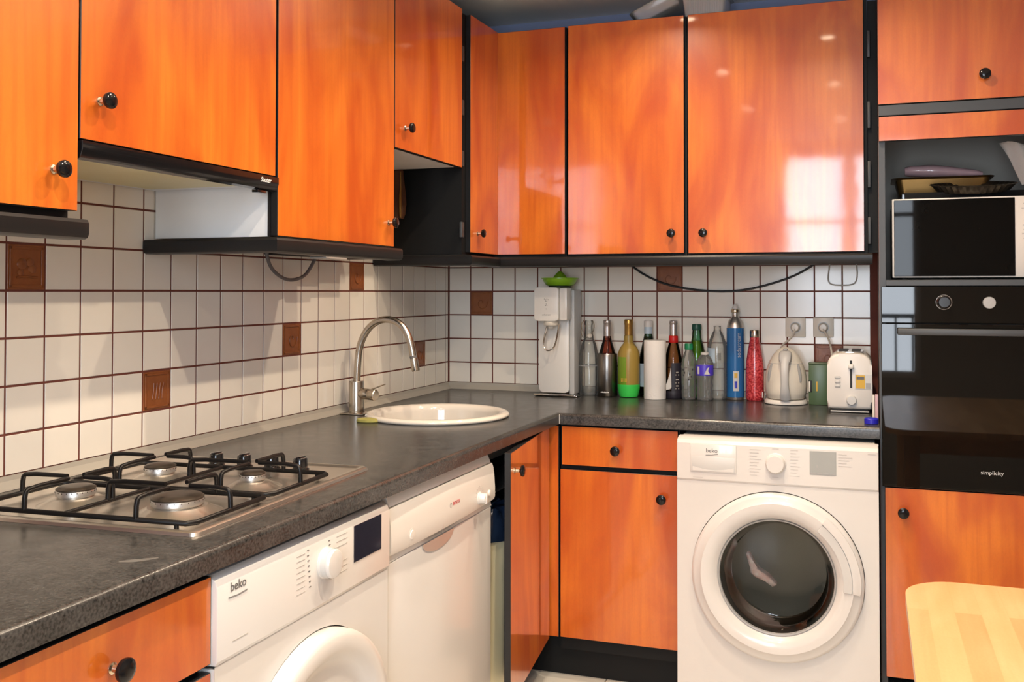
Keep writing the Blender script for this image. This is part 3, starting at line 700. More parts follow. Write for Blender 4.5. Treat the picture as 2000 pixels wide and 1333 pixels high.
b.box(kc[0]+.004, kc[0]+.024, kc[1]-.004, kc[1]+.004, kc[2]-.014, kc[2]+.014, .002); b.out('program_knob', 'white', t)
b = B(); b.lathe([(.009, 0), (.009, .003), (.007, .006), (0, .007)], (WX+.006, -1.272, .752), (1, 0, 0), 20); b.out('button', 'whitep', t)
b = B(); b.lathe([(.015, 0), (.015, .002), (.011, .002), (.010, .004), (0, .005)], (WX+.006, -1.747, .750), (1, 0, 0), 24); b.out('button', 'whitep', t)
b = B()
for i in range(9):
    a = PI*.05+PI*.9*i/8; b.box(WX+.0085, WX+.0092, -1.342+.026*math.cos(a)-.002, -1.342+.026*math.cos(a)+.002, .756+.028*math.sin(a)-.001, .756+.028*math.sin(a)+.001)
b.out('dial_marks', 'inkl', t)['kind'] = 'stuff'
text('BOSCH', .013, (WX+.0095, -1.498, .7735), (0, 1, 0), (0, 0, 1), 'red_ink', t)
b = B(); b.lathe([(.0065, 0), (.0065, .0004), (.0050, .0004), (.0050, 0)], (WX+.0092, -1.532, .7725), (1, 0, 0), 20, cap0=False, cap1=False); b.out('emblem', 'greyp', t)
b = B(); b.box(WX+.0095, WX+.0102, -1.581, -1.5802, .7145, .736); b.out('seam', 'greyp', t)

# ------------------------------------------------------------------ washing machine (faces -Y)
MX0, MX1, MY = 1.117, 1.720, -.722; MC = (1.4225, .438)
t = thing('washing_machine', (1.42, -.36, 0), 'white front-loading washing machine with round glass door beside the oven tower', 'washing machine')
b = B(); b.box(MX0, MX0+.01, MY+.03, -.06, .012, .850); b.box(MX1-.01, MX1, MY+.03, -.06, .012, .850); b.box(MX0, MX1, -.07, -.06, .012, .850); b.box(MX0, MX1, MY+.045, -.06, .840, .850); b.box(MX0, MX1, MY+.03, -.06, .012, .022)
b.plate_hole((MC[0], MY+.004, MC[1]), (1, 0, 0), (0, 0, 1), MX0-MC[0], MX1-MC[0], .014-MC[1], .7155-MC[1], .2585)
b.box(MX0, MX0+.004, MY+.0045, MY+.032, .014, .715); b.box(MX1-.004, MX1, MY+.0045, MY+.032, .014, .715); b.box(MX0, MX1, MY+.0045, MY+.032, .014, .018)
b.out('body', 'white', t, ang=30)
b = B(); pp = [(MY+.05, .851), (MY+.022, .849), (MY+.006, .843), (MY, .833), (MY-.001, .722), (MY+.003, .716), (MY+.05, .716)]
b.prism([(MX0, y, z) for y, z in pp], (MX1-MX0, 0, 0), .003, 3); b.out('control_panel', 'white', t, ang=25)
b = B(); b.box(1.160, 1.304, MY-.0045, MY, .7445, .832, .002)
dr = b.out('detergent_drawer', 'white', t)
b = B(); b.box(1.165, 1.299, MY-.0052, MY-.0042, .748, .792, .0004); b.out('drawer_grip', 'lightgrey', dr)
b = B()
b.prism([(1.168+.128*i/12, MY-.0054, .752+.010*(1-math.sin(PI*i/12))) for i in range(13)]+[(1.296, MY-.0054, .749), (1.168, MY-.0054, .749)], (0, -.0012, 0)); b.out('drawer_lip', 'white', dr)
text('beko', .0185, (1.228, MY-.0048, .8125), (1, 0, 0), (0, 0, 1), 'ink', t)
b = B(); b.tube([(1.209, MY-.0048, .7985), (1.228, MY-.0048, .7995), (1.247, MY-.0048, .8020)], .0008, 5); b.out('logo_line', 'ink', t)
kc = (1.4225, MY-.001, .784); b = B(); b.lathe([(.0315, 0), (.0315, .003), (.029, .005), (.028, .022), (.025, .026), (0, .026)], kc, (0, -1, 0), 40); b.out('program_knob', 'white', t)
b = B(); b.box(1.523, 1.600, MY-.0022, MY, .756, .8275, .0006, 1); scr = b.out('display', 'lcd', t)
b = B()
for i in range(9):
    b.box(1.344, 1.378-.006*(i % 3), MY-.0014, MY-.0009, .822-i*.0098, .8232-i*.0098)
    b.box(1.466, 1.494-.005*((i+1) % 3), MY-.0014, MY-.0009, .826-i*.0098, .8272-i*.0098)
for i in range(5): b.box(1.6055, 1.630+.008*((i*2) % 3), MY-.0014, MY-.0009, .820-i*.0086, .8213-i*.0086)
b.box(1.412, 1.432, MY-.0014, MY-.0009, .8275, .829); b.box(1.411, 1.431, MY-.0014, MY-.0009, .7405, .742); b.box(1.168, 1.200, MY-.0014, MY-.0009, .7265, .728); b.box(1.690, 1.712, MY-.0014, MY-.0009, .8255, .827)
b.out('programme_print', 'inkl', t)['kind'] = 'stuff'
b = B()
for i in range(4): b.box(1.526+i*.0185, 1.541+i*.0185, MY-.0027, MY-.0022, .7585, .7625)
b.box(1.5425, 1.5465, MY-.0027, MY-.0022, .778, .786); b.out('display_symbols', 'greyp', scr)
b = B(); b.lathe([(.2565, .0), (.2565, .014), (.2535, .021), (.246, .0255), (.228, .0275), (.2265, .0305), (.212, .030), (.197, .026), (.188, .020), (.181, .013), (.173, .005), (.172, -.004)], (MC[0], MY+.002, MC[1]), (0, -1, 0), 96, cap0=False, cap1=False)
door = b.out('door', 'white', t, ang=60)
# grip recess on the ring's upper right
b = B(); 
def arc(r0_, r1_, a0, a1, y, n=16): return [(MC[0]+r1_*math.cos(a0+(a1-a0)*i/n), y, MC[1]+r1_*math.sin(a0+(a1-a0)*i/n)) for i in range(n+1)]+[(MC[0]+r0_*math.cos(a1+(a0-a1)*i/n), y, MC[1]+r0_*math.sin(a1+(a0-a1)*i/n)) for i in range(n+1)]
b.prism(arc(.198, .222, -.10, .90, MY-.0335), (0, .003, 0), .0008, 1); b.out('door_grip', 'lightgrey', door)
b = B(); b.prism(arc(.224, .2475, -.10, .92, MY-.0365), (0, .010, 0), .002, 2); b.out('door_handle', 'white', door)
b = B(); b.lathe([(.176, .012), (.1715, .010), (.170, .004)], (MC[0], MY+.002, MC[1]), (0, -1, 0), 72, cap0=False, cap1=False); b.out('door_bezel', 'greyp', door)
# glass bowl
b = B(); b.lathe([(.1715, -.008), (.168, .020), (.160, .050), (.145, .078)], (MC[0], MY, MC[1]), (0, 1, 0), 64, cap0=False, cap1=False)
rr_ = []
for r_, y_ in ((.145, .078), (.11, .086), (.06, .090), (0, .091)): rr_.append((r_, y_))
b.lathe(rr_, (MC[0], MY, MC[1]), (0, 1, 0), 64, cap0=False); b.out('door_glass', 'gl_door', door, ang=40)
b = B(); b.lathe([(.176, .012), (.182, .05), (.20, .12), (.235, .13), (.235, .36), (0, .37)], (MC[0], MY, MC[1]), (0, 1, 0), 64, cap0=False)
b.out('drum', 'drum', t, ang=40)
b = B(); b.lathe([(.24, 0), (.20, .012), (.18, .010)], (MC[0], MY+.006, MC[1]), (0, 1, 0), 64, cap0=False, cap1=False); b.out('door_seal', 'greyp', t)
# cloth inside the drum, against the glass
b = B(); pts = [(1.318, .492), (1.327, .497), (1.337, .477), (1.345, .462), (1.360, .447), (1.385, .432), (1.408, .412), (1.411, .402), (1.400, .399), (1.380, .408), (1.360, .419), (1.344, .424), (1.332, .434), (1.329, .452), (1.324, .470)]
cx_, cz_ = 1.358, .442; N = len(pts); ringsC = []
for k_, (s_, y_) in enumerate(((1.0, .1045), (.8, .0985), (.45, .0975), (.12, .103))):
    ringsC.append([b.bm.verts.new((cx_+(x-cx_)*s_+.002*math.sin(3.1*i+k_), MY+y_+.0025*math.sin(2.3*i+k_*2), cz_+(z-cz_)*s_+.002*math.cos(2.7*i))) for i, (x, z) in enumerate(pts)])
for a, c in zip(ringsC, ringsC[1:]):
    for i in range(N): b.bm.faces.new((a[i], a[(i+1) % N], c[(i+1) % N], c[i]))
b.bm.faces.new(ringsC[-1])
back = [b.bm.verts.new(v.co+Vector((0, .03, 0))) for v in ringsC[0]]
for i in range(N): b.bm.faces.new((ringsC[0][i], ringsC[0][(i+1) % N], back[(i+1) % N], back[i]))
b.bm.faces.new(back)
bmesh.ops.translate(b.bm, verts=b.bm.verts[:], vec=(.002, .0, -.022))
tag(b.out('cloth', 'cloth', ang=80), 'pink and white cloth pressed against the washing machine door glass', 'cloth')

# ------------------------------------------------------------------ oven tower
TX0, TX1, TY = 1.7265, 2.332, -.650
t = thing('tall_cabinet', (2.03, -.32, 0), 'full-height dark cabinet tower with orange doors holding microwave and oven', 'cabinet')
b = B()
b.box(TX0, TX0+.018, TY+.0205, -.01, .10, 2.40); b.box(TX1-.018, TX1, TY+.0205, -.01, .10, 2.40)
b.box(TX0+.018, TX1-.018, TY+.021, -.03, .70, .716); b.box(TX0+.018, TX1-.018, TY+.021, -.03, .10, .12)
b.out('body', 'greyblack', t, smooth=False)
b = B(); b.box(TX0+.018, TX1-.018, -.03, -.01, .10, 2.40); b.out('back_panel', 'nicheb', t, smooth=False)
b = B(); b.box(TX0+.0185, TX1-.0185, TY+.004, -.031, 1.328, 1.346, .001, 1); b.out('shelf', 'greyblack', t)
b = B(); b.box(TX0+.0185, TX1-.0185, TY+.021, -.031, 1.868, 1.885, .001, 1); b.out('shelf', 'greyblack', t)
b = B(); b.box(TX0, TX1, TY+.003, TY+.020, 1.8475, 1.8795, .001, 1); b.out('cross_rail', 'greyblack', t)
d = doory('door', TY, TX0-.002, TX1-.002, 1.8815, 2.395, t); knob((2.022, TY, 1.951), (0, -1, 0), d, .0165)
doory('blind_panel', TY, TX0, TX1-.002, 1.7695, 1.8445, t)
d = doory('door', TY, TX0+.012, TX1-.002, .148, .7185, t); knob((1.790, TY, .6475), (0, -1, 0), d, .0165)
b = B(); b.box(TX0, TX1, TY+.055, TY+.07, .001, .099); b.out('plinth', 'carcass', t, smooth=False)
b = B(); b.box(TX0-.0008, TX0+.0002, TY+.0215, TY+.030, .10, 2.40); b.out('side_edge', 'brownbag', t, smooth=False)

t = thing('oven', (2.03, -.33, .72), 'black glass built-in oven with bar handle below the microwave', 'oven')
OX0, OX1 = TX0+.0045, TX1-.005
b = B(); b.box(TX0+.019, TX1-.019, TY+.021, -.06, .7165, 1.324); b.out('body', 'dark', t, smooth=False)
b = B(); b.box(OX0, OX1, TY-.002, TY+.0205, 1.216, 1.3265, .0015, 1); b.out('control_panel', 'ovenglass', t, ang=20)
b = B(); b.box(OX0, OX1, TY-.004, TY+.0205, .7215, 1.2135, .0015, 1); od = b.out('oven_door', 'ovenglass', t, ang=20)
b = B(); b.box(1.776, 2.29, TY-.042, TY-.030, 1.181, 1.201, .003)
for x in (1.79, 2.26): b.box(x, x+.018, TY-.031, TY-.0042, 1.184, 1.198, .002)
b.out('handle', 'greyblack', od)
b = B(); b.lathe([(.021, 0), (.021, .003), (.018, .005), (.0165, .024), (.015, .026), (0, .026)], (1.907, TY-.002, 1.279), (0, -1, 0), 36)
b.mi = 1; b.lathe([(.0225, 0), (.0225, .002), (.0212, .002)], (1.907, TY-.002, 1.279), (0, -1, 0), 36, cap0=False, cap1=False); b.out('oven_knob', ['blackgloss', 'chrome'], t)
b = B(); b.lathe([(.0175, 0), (.0175, .010), (.0165, .012), (0, .0125)], (2.030, TY-.002, 1.278), (0, -1, 0), 36); b.out('oven_knob', 'greyp', t)
text('simplicity', .0165, (2.034, TY-.0045, .779), (1, 0, 0), (0, 0, 1), 'lightgrey', od)

# microwave
t = thing('microwave', (2.0, -.35, 1.348), 'microwave with black glass door and white control strip in the tower niche', 'microwave')
b = B(); b.box(1.768, 2.245, -.56, -.18, 1.3575, 1.597, .006); b.out('body', 'greyblack', t)
for x in (1.80, 2.20):
    for y in (-.53, -.22):
        b = B(); b.cyl((x, y, 1.3462), (x, y, 1.358), .012, 14); b.out('foot', 'dark', t)
b = B(); b.box(1.765, 2.2475, -.578, -.5605, 1.3535, 1.5975, .003); b.out('front_frame', 'whitep', t)
b = B(); b.box(1.7705, 2.110, -.5805, -.5782, 1.3580, 1.5930, .001, 1); b.out('door_glass', 'mwglass', t, ang=20)
b = B()
for i, (x, z) in enumerate([(2.133, 1.572), (2.128, 1.558), (2.135, 1.545), (2.131, 1.508), (2.133, 1.494), (2.129, 1.482), (2.133, 1.468)]): b.box(x, x+.006, -.5788, -.578, z, z+.004)
b.out('button_marks', 'inkl', t)['kind'] = 'stuff'
# things on the microwave
b = B(); b.box(1.802, 2.235, -.52, -.20, 1.5975, 1.604, .002)
ring = [(1.802, -.52), (2.235, -.52), (2.235, -.20), (1.802, -.20)]
b.prism([(1.796, -.528, 1.620), (2.24, -.528, 1.620), (2.235, -.52, 1.603), (1.802, -.52, 1.603)], (0, .004, 0)); b.prism([(1.796, -.196, 1.620), (2.24, -.196, 1.620), (2.235, -.2, 1.603), (1.802, -.2, 1.603)], (0, .004, 0))
b.box(1.797, 1.803, -.526, -.195, 1.602, 1.620); b.box(2.234, 2.240, -.526, -.195, 1.602, 1.620)
tag(b.out('baking_tray', 'blackgloss'), 'flat black baking tray lying on top of the microwave', 'tray')
b = B()
zt = 1.6235
def tubxy(x0, x1, y0, y1, z, r=.02, n=5):
    P = []
    for cx, cy, a in ((x1-r, y1-r, 0), (x0+r, y1-r, PI/2), (x0+r, y0+r, PI), (x1-r, y0+r, 1.5*PI)):
        P += [(cx+r*math.cos(a+PI/2*i/n), cy+r*math.sin(a+PI/2*i/n), z) for i in range(n+1)]
    return P
levels = [(0.0, zt), (.010, zt+.004), (.020, zt+.054), (.034, zt+.058)]
rs = [[b.bm.verts.new(p) for p in tubxy(1.802-.0-g, 2.045+g, -.365-g, -.23+g, z)] for g, z in levels]
rs += [[b.bm.verts.new(p) for p in tubxy(1.802-g, 2.045+g, -.365-g, -.23+g, z)] for g, z in ((.031, zt+.060), (.017, zt+.056), (.006, zt+.006), (-.004, zt+.003))]
for a, c in zip(rs, rs[1:]):
    for i in range(len(a)): b.bm.faces.new((a[i], a[(i+1) % len(a)], c[(i+1) % len(a)], c[i]))
b.bm.faces.new(rs[0][::-1]); b.bm.faces.new(rs[-1])
tag(b.out('baking_tin', 'bronze', ang=50), 'bronze-coloured deep baking tin stacked on the microwave', 'tin')
b = B(); n = 72; prof_ = [(.096, 0), (.100, .004), (.118, .026), (.124, .028), (.121, .030), (.115, .027), (.096, .006)]
rs = []
for r_, z_ in prof_:
    rs.append([b.bm.verts.new((1.985+(r_+(.0035 if i % 2 else -.002)*(1 if r_ > .097 else 0))*math.cos(2*PI*i/n)*1.0, -.405+(r_+(.0035 if i % 2 else -.002)*(1 if r_ > .097 else 0))*math.sin(2*PI*i/n), 1.6045+z_*.6)) for i in range(n)])
for a, c in zip(rs, rs[1:]):
    for i in range(n): b.bm.faces.new((a[i], a[(i+1) % n], c[(i+1) % n], c[i]))
b.bm.faces.new(rs[0][::-1]); b.bm.faces.new(rs[-1])
Rt = Matrix.Rotation(math.radians(9), 4, 'X')
for v in b.bm.verts:
    v.co = Vector((2.005, -.58, 1.606)) + Rt @ Vector((v.co.x-1.985, v.co.y+.405+.103, (v.co.z-1.6045)*1.5))
o = b.out('tart_tin', 'steeltin', ang=20); tag(o, 'dark fluted tart tin stacked in the tower niche', 'tin')
b = B(); b.tube([(1.812, -.30, 1.690), (1.830, -.30, 1.6905), (1.86, -.30, 1.689), (1.89, -.30, 1.6875), (1.94, -.30, 1.6835), (1.99, -.30, 1.679), (2.03, -.30, 1.6745), (2.05, -.30, 1.672)], [.014, .019, .020, .023, .021, .016, .014, .009], 14, 1)
for v in b.bm.verts: v.co.y = -.30+(v.co.y+.30)*1.9
for v in b.bm.verts: v.co.z += .024
o = b.out('wrapped_roll', 'pinkb', ang=60); tag(o, 'pink plastic-wrapped roll lying on the bronze baking tin', 'roll')
# pale cloth hanging from the top of the niche
b = B(); n = 14; rows = []
for j in range(n+1):
    q = j/n; z = 1.768-.10*q-.03*q*q
    rows.append([b.bm.verts.new((2.075+.07*q+.14*i/10 + .003*math.sin(i*1.7+q*5), -.50+.012*math.sin(i*1.3+q*2), z+.006*math.sin(i*.9))) for i in range(11)])
for a, c in zip(rows, rows[1:]):
    for i in range(10): b.bm.faces.new((a[i], a[i+1], c[i+1], c[i]))
bmesh.ops.solidify(b.bm, geom=b.bm.faces[:], thickness=.006)
o = b.out('tea_towel', 'paper', ang=80); tag(o, 'pale cloth hanging down inside the upper niche of the tower', 'towel')

# ------------------------------------------------------------------ hob
HC = Vector((.335, -2.105, 0)); HA = .045
Hm = Matrix.Translation((HC.x, HC.y, ZT)) @ Matrix.Rotation(HA, 4, 'Z')
hob = thing('gas_hob', (HC.x, HC.y, ZT), 'stainless steel four-burner gas hob with black pan supports', 'hob')
def hout(b, name, mats, parent=hob, **k):
    for v in b.bm.verts: v.co = Hm @ v.co
    return b.out(name, mats, parent, **k)
# local: x across depth (-.26..+.26), y along the wall (-.30..+.30)
BX, BY = .128, .118
BURN = [(-.105, -.225+.01, .030), (.150, -.215, .043), (-.105, .020, .030), (.150, .030, .026)]
GX0, GX1, GY0, GY1 = -.215, .262, -.310, .165
BURN = [(-.088, -.185, .036), (.150, -.198, .047), (-.088, .060, .033), (.150, .045, .026)]
b = B()
# plate with raised rolled rim and pressed centre
ol = [(-.258, -.330), (.285, -.330), (.285, .315), (-.258, .315)]
def rrect(x0, x1, y0, y1, z, r=.014, n=4):
    return tubxy(x0, x1, y0, y1, z, r, n)
lv = [(0, .0003), (-.002, .006), (-.006, .0085), (-.012, .0085), (-.018, .005), (-.022, .0045)]
rs = [[b.bm.verts.new(p) for p in rrect(ol[0][0]-g, ol[1][0]+g, ol[0][1]-g, ol[2][1]+g, z)] for g, z in lv]
for a, c in zip(rs, rs[1:]):
    for i in range(len(a)): b.bm.faces.new((a[i], a[(i+1) % len(a)], c[(i+1) % len(a)], c[i]))
b.bm.faces.new(rs[-1])
for x, y, r in BURN:
    R_ = r+.036; b.lathe([(R_, .0040), (R_-.006, .0055), (r+.012, .014), (r+.006, .0175), (0, .0178)], (x, y, 0), seg=40, cap0=False)
hout(b, 'hob_plate', 'hobsteel', ang=30)
for x, y, r in BURN:
    b = B(); b.lathe([(r-.004, .0175), (r-.003, .020), (r, .021), (r, .0295), (r-.002, .0322)], (x, y, 0), seg=40)
    b.mi = 1; b.lathe([(r-.0005, .0310), (r, .034), (r-.005, .0375), (r*.6, .0385), (0, .039)], (x, y, 0), seg=40)
    for i in range(24):
        a = 2*PI*i/24; b.box(x+(r-.0002)*math.cos(a)-.0007, x+(r-.0002)*math.cos(a)+.0007, y+(r-.0002)*math.sin(a)-.0007, y+(r-.0002)*math.sin(a)+.0007, .0275, .0296)
    hout(b, 'burner', ['alu', 'burner'], ang=40)
gz = .0165; gt = .055; rb = .0048
xm, ym = (GX0+GX1)/2+.003, (GY0+GY1)/2
def grate(y0, y1, burners):
    b = B()
    ln = lambda p, q, r=rb: b.tube([p, q], r, 8)
    x0, x1 = GX0, GX1
    k = .012
    b.tube([(x0+k, y0, gz), (x1-k, y0, gz), (x1, y0+k, gz), (x1, y1-k, gz), (x1-k, y1, gz), (x0+k, y1, gz), (x0, y1-k, gz), (x0, y0+k, gz), (x0+k, y0, gz)], rb, 8)
    ln((xm-.03, y0, gz), (xm-.03, y1, gz), .0042)
    for (bx, by, br) in burners:
        xa, xb = (x0, xm-.03) if bx < xm else (xm-.03, x1)
        for dx, dy, base in ((0, -1, (bx, y0)), (0, 1, (bx, y1)), (-1, 0, (xa, by)), (1, 0, (xb, by))):
            ex, ey = bx+dx*br*.55, by+dy*br*.55
            s_ = Vector((base[0], base[1], gz)); e_ = Vector((ex, ey, gt))
            inn = Vector((-dx, -dy, 0))
            b.tube([s_, s_+Vector((0, 0, (gt-gz)*.8))+inn*.001, s_+Vector((0, 0, gt-gz))+inn*.009, e_], [.0046, .0046, .0046, .0042], 8, 1)
    for x in (x0+.03, x1-.03):
        for y in (y0, y1): b.cyl((x, y, .0045), (x, y, gz), .004, 8)
    return hout(b, 'pan_support', 'cast', ang=50)
grate(GY0, ym-.006, [BURN[0], BURN[1]]); grate(ym+.006, GY1, [BURN[2], BURN[3]])
for i, x in enumerate((-.075, .000, .072, .146)):
    b = B(); y = .243; b.lathe([(.020, .0046), (.020, .007), (.0165, .009), (.0155, .030), (.014, .032), (0, .032)], (x, y, 0), seg=28)
    b.box(x-.0045, x+.0045, y-.0165, y+.0165, .010, .0345, .002); hout(b, 'control_knob', 'blackgloss', ang=35)

# ------------------------------------------------------------------ sink, tap, sponge
b = B()
b.lathe([(.219, -.002), (.232, .0005), (.2365, .004), (.2365, .009), (.231, .0145), (.221, .0165), (.208, .0145), (.200, .008), (.197, -.005), (.190, -.045), (.172, -.110), (.14, -.135), (.08, -.145), (.022, -.148)], (SK[0], SK[1], ZT), seg=96, cap0=False, cap1=False)
sk = b.out('sink', 'ceramic', ang=60); tag(sk, 'round cream ceramic sink set into the corner of the worktop', 'sink')
b = B(); b.lathe([(.030, -.1475), (.026, -.1455), (.010, -.1455), (0, -.147)], (SK[0], SK[1], ZT), seg=32, cap0=False); b.out('drain', 'chrome', sk)
FX, FY = .055, -.872
t = thing('kitchen_tap', (FX, FY, ZT), 'brushed steel high-arc tap with pull-out spout beside the sink', 'tap')
b = B(); b.box(FX-.068, FX+.055, FY-.058, FY+.045, ZT+.0004, ZT+.004, .0015); b.out('base_plate', 'steel', t)
b = B(); b.lathe([(.028, .004), (.028, .008), (.0255, .010), (.0245, .105), (.0235, .108), (.017, .108)], (FX, FY, ZT), seg=36); b.out('tap_body', 'steel', t)
b = B(); ax = [(FX+.001, 1.006), (FX+.003, 1.06), (FX+.009, 1.12), (.082, 1.165), (.112, 1.200), (.150, 1.2175), (.190, 1.2165), (.224, 1.199), (.248, 1.165), (.260, 1.130), (.2665, 1.095)]
b.tube([(x, FY, z) for x, z in ax], .0118, 18, 2); b.out('spout', 'steel', t, ang=60)
b = B(); b.lathe([(.0125, 0), (.0125, .008)], (.2665, FY, 1.097), Vector((.012, 0, -.06)).normalized(), 24); b.out('spout_ring', 'gcable', t)
b = B(); b.lathe([(.0120, .008), (.0128, .012), (.0138, .048), (.0125, .051), (0, .050)], (.2665, FY, 1.097), Vector((.012, 0, -.06)).normalized(), 24); b.out('spray_head', 'steel', t)
b = B(); b.lathe([(.0175, .018), (.0185, .024), (.0185, .052), (.0178, .053), (.0178, .055), (.0185, .056), (.0185, .078), (.016, .081), (0, .0815)], (FX, FY, .968), Vector((1, -.15, -.06)).normalized(), 28); b.out('mixer_barrel', 'steel', t)
b = B(); b.tube([(.105, FY-.006, .978), (.168, FY-.010, 1.001)], .0024, 10); b.out('lever', 'steel', t)
b = B()
b.lathe([(.040, .0008), (.042, .004), (.040, .010), (.030, .012), (0, .012)], (.205, -1.062, ZT), seg=26, sx=.95, sy=.7)
tag(b.out('sponge', 'sponge'), 'small yellow-green sponge tucked against the sink rim', 'sponge')

# ------------------------------------------------------------------ things on the worktop
# soda maker
t = thing('soda_maker', (.53, -.11, ZT), 'tall white soda maker with green juicer on top', 'soda maker')
b = B()
def roundslab(b, x0, x1, y0, y1, z0, z1, r, n=6):
    """front outline in XZ with rounded corners, extruded along Y"""
    P = []
    for cx, cz, a in ((x1-r, z1-r, 0), (x0+r, z1-r, PI/2), (x0+r, z0+r, PI), (x1-r, z0+r, 1.5*PI)):
        P += [(cx+r*math.cos(a+PI/2*i/n), y0, cz+r*math.sin(a+PI/2*i/n)) for i in range(n+1)]
    return b.prism(P, (0, y1-y0, 0), .003, 2)
roundslab(b, .455, .578, -.135, -.045, .912, 1.325, .014); b.out('column', 'whitemk', t, ang=40)
b = B(); b.box(.5785, .600, -.130, -.030, .905, 1.318, .006); b.out('side_cover', 'lightgrey', t)
b = B(); roundslab(b, .462, .560, -.215, -.136, 1.197, 1.327, .012); b.box(.5605, .5905, -.20, -.136, 1.199, 1.325, .005); hd = b.out('head', 'whitemk', t, ang=40)
b = B(); b.lathe([(.026, 0), (.030, -.010), (.028, -.018), (.012, -.022), (.010, -.030)], (.520, -.182, 1.197), seg=28); b.out('nozzle', 'cream', t)
b = B(); b.tube([(.503, -.178, 1.180), (.497, -.190, 1.14), (.492, -.198, 1.105), (.502, -.200, 1.083), (.522, -.200, 1.080), (.540, -.198, 1.095), (.548, -.190, 1.14), (.552, -.178, 1.185)], .0032, 8, 2); b.out('bottle_clip', 'chrome', t)
b = B(); b.box(.450, .585, -.175, -.04, .9005, .906, .002); b.box(.45, .62, -.19, -.178, .9035, .9105, .002); b.box(.590, .625, -.185, -.12, .9005, .907, .002); b.out('base', 'chrome', t)
b = B()
for x, z in ((.504, 1.282), (.509, 1.279), (.514, 1.282), (.519, 1.279), (.509, 1.274), (.514, 1.274), (.511, 1.262), (.508, 1.256), (.514, 1.256), (.511, 1.243)): b.lathe([(.0016, 0), (.0012, .0006)], (x, -.2152, z), (0, -1, 0), 8)
b.out('symbols', 'ink', t)
text('sodastream', .0075, (.512, -.2156, 1.2205), (1, 0, 0), (0, 0, 1), 'ink', t)
t = thing('citrus_juicer', (.537, -.12, 1.328), 'lime green citrus juicer standing on the white soda maker', 'juicer')
b = B(); b.lathe([(.044, 1.3275), (.045, 1.333)], (.537, -.12, 0), seg=40); b.out('foot_ring', 'dark', t)
b = B(); b.lathe([(.045, 1.333), (.056, 1.337), (.066, 1.352), (.069, 1.361), (.0745, 1.362), (.0745, 1.365), (.066, 1.365), (.060, 1.352), (.045, 1.346), (.030, 1.346)], (.537, -.12, 0), seg=48, cap0=True); b.out('bowl', 'green', t, ang=40)
b = B(); n = 32; rs = []
for r_, z_ in ((.036, 1.346), (.031, 1.360), (.020, 1.376), (.009, 1.388), (.003, 1.392)):
    rs.append([b.bm.verts.new((.537+r_*(1+.10*math.cos(8*2*PI*i/n))*math.cos(2*PI*i/n), -.12+r_*(1+.10*math.cos(8*2*PI*i/n))*math.sin(2*PI*i/n), z_)) for i in range(n)])
for a, c in zip(rs, rs[1:]):
    for i in range(n): b.bm.faces.new((a[i], a[(i+1) % n], c[(i+1) % n], c[i]))
b.bm.faces.new(rs[-1]); b.out('reamer', 'green', t, ang=60)

def bottle(name, X, Y, label, cat='bottle', group=None): return thing(name, (X, Y, ZT), label, cat, group)
def lat(parent, name, m, X, Y, prof, seg=36, cap0=True, cap1=True, ang=45, sx=1, sy=1, label=None):
    b = B(); b.lathe([(r, ZT+z) for r, z in prof], (X, Y, 0), seg=seg, cap0=cap0, cap1=cap1, sx=sx, sy=sy); return b.out(name, m, parent, ang=ang, label=label)
def wrap(parent, name, m, X, Y, R, z0, z1, a0, a1, t_=.0006):
    """partial band round a bottle, angles in degrees, -90 faces the camera side"""
    b = B(); b.lathe([(R, ZT+z0), (R+t_, ZT+z0), (R+t_, ZT+z1), (R, ZT+z1)], (X, Y, 0), seg=24, cap0=False, cap1=False, a0=math.radians(a0), a1=math.radians(a1)); return b.out(name, m, parent, ang=40)

# 1 swing-top bottle
X, Y = .6375, -.056
t = bottle('swing_top_bottle', X, Y, 'empty clear swing-top glass bottle beside the soda maker')
lat(t, 'glass_body', 'gl_clear', X, Y, [(.036, .0005), (.0395, .006), (.0395, .11), (.0375, .16), (.031, .195), (.020, .225), (.0155, .245), (.0145, .275), (.0165, .280), (.0165, .290), (.014, .296)], cap1=False)
b = B(); 
for s_ in (-1, 1): b.tube([(X+s_*.017, Y-.012, 1.145), (X+s_*.026, Y-.013, 1.165), (X+s_*.027, Y-.013, 1.180), (X+s_*.018, Y-.010, 1.196)], .0016, 6, 1)
b.tube([(X-.026, Y-.013, 1.172), (X-.027, Y-.02, 1.15), (X-.018, Y-.020, 1.125), (X+.006, Y-.022, 1.13), (X+.018, Y-.020, 1.15)], .0016, 6, 1); b.out('wire_bail', 'steel', t)
b = B(); b.lathe([(.006, 0), (.010, .006), (.010, .016), (.006, .020), (0, .021)], (X+.012, Y-.036, 1.128), (0.3, -.6, .5), 18); b.out('stopper', 'cream', t)
lat(t, 'glass_seam', 'greyp', X, Y, [(.0397, .115), (.0402, .117), (.0397, .119)], cap0=False, cap1=False)
# 2 steel cooler with rose wine
X, Y = .722, -.088
c_ = bottle('bottle_cooler', X, Y, 'brushed steel bottle cooler holding a rose wine bottle', 'cooler')
lat(c_, 'sleeve', 'dsteel', X, Y, [(.036, .0005), (.0390, .004), (.0392, .164), (.0375, .168), (.0350, .168), (.0350, .012), (0, .012)], seg=48)
b = B()
for i in range(7): b.box(X-.0165+i*.0047, X-.0128+i*.0047, 0, .0005, .9165, .9205+.0012*(i % 2))
for v in b.bm.verts: v.co.y = Y-math.sqrt(max(.0397**2-(v.co.x-X)**2, 1e-6))-v.co.y*.4
b.out('maker_mark', 'whiteink', c_)['kind'] = 'stuff'
t = bottle('wine_bottle', X, Y, 'rose wine bottle with silver foil standing in the steel cooler')
lat(t, 'glass_body', 'rose', X, Y, [(.031, .014), (.033, .02), (.033, .15), (.032, .168), (.0265, .190), (.0175, .218), (.0145, .238)], cap1=False)
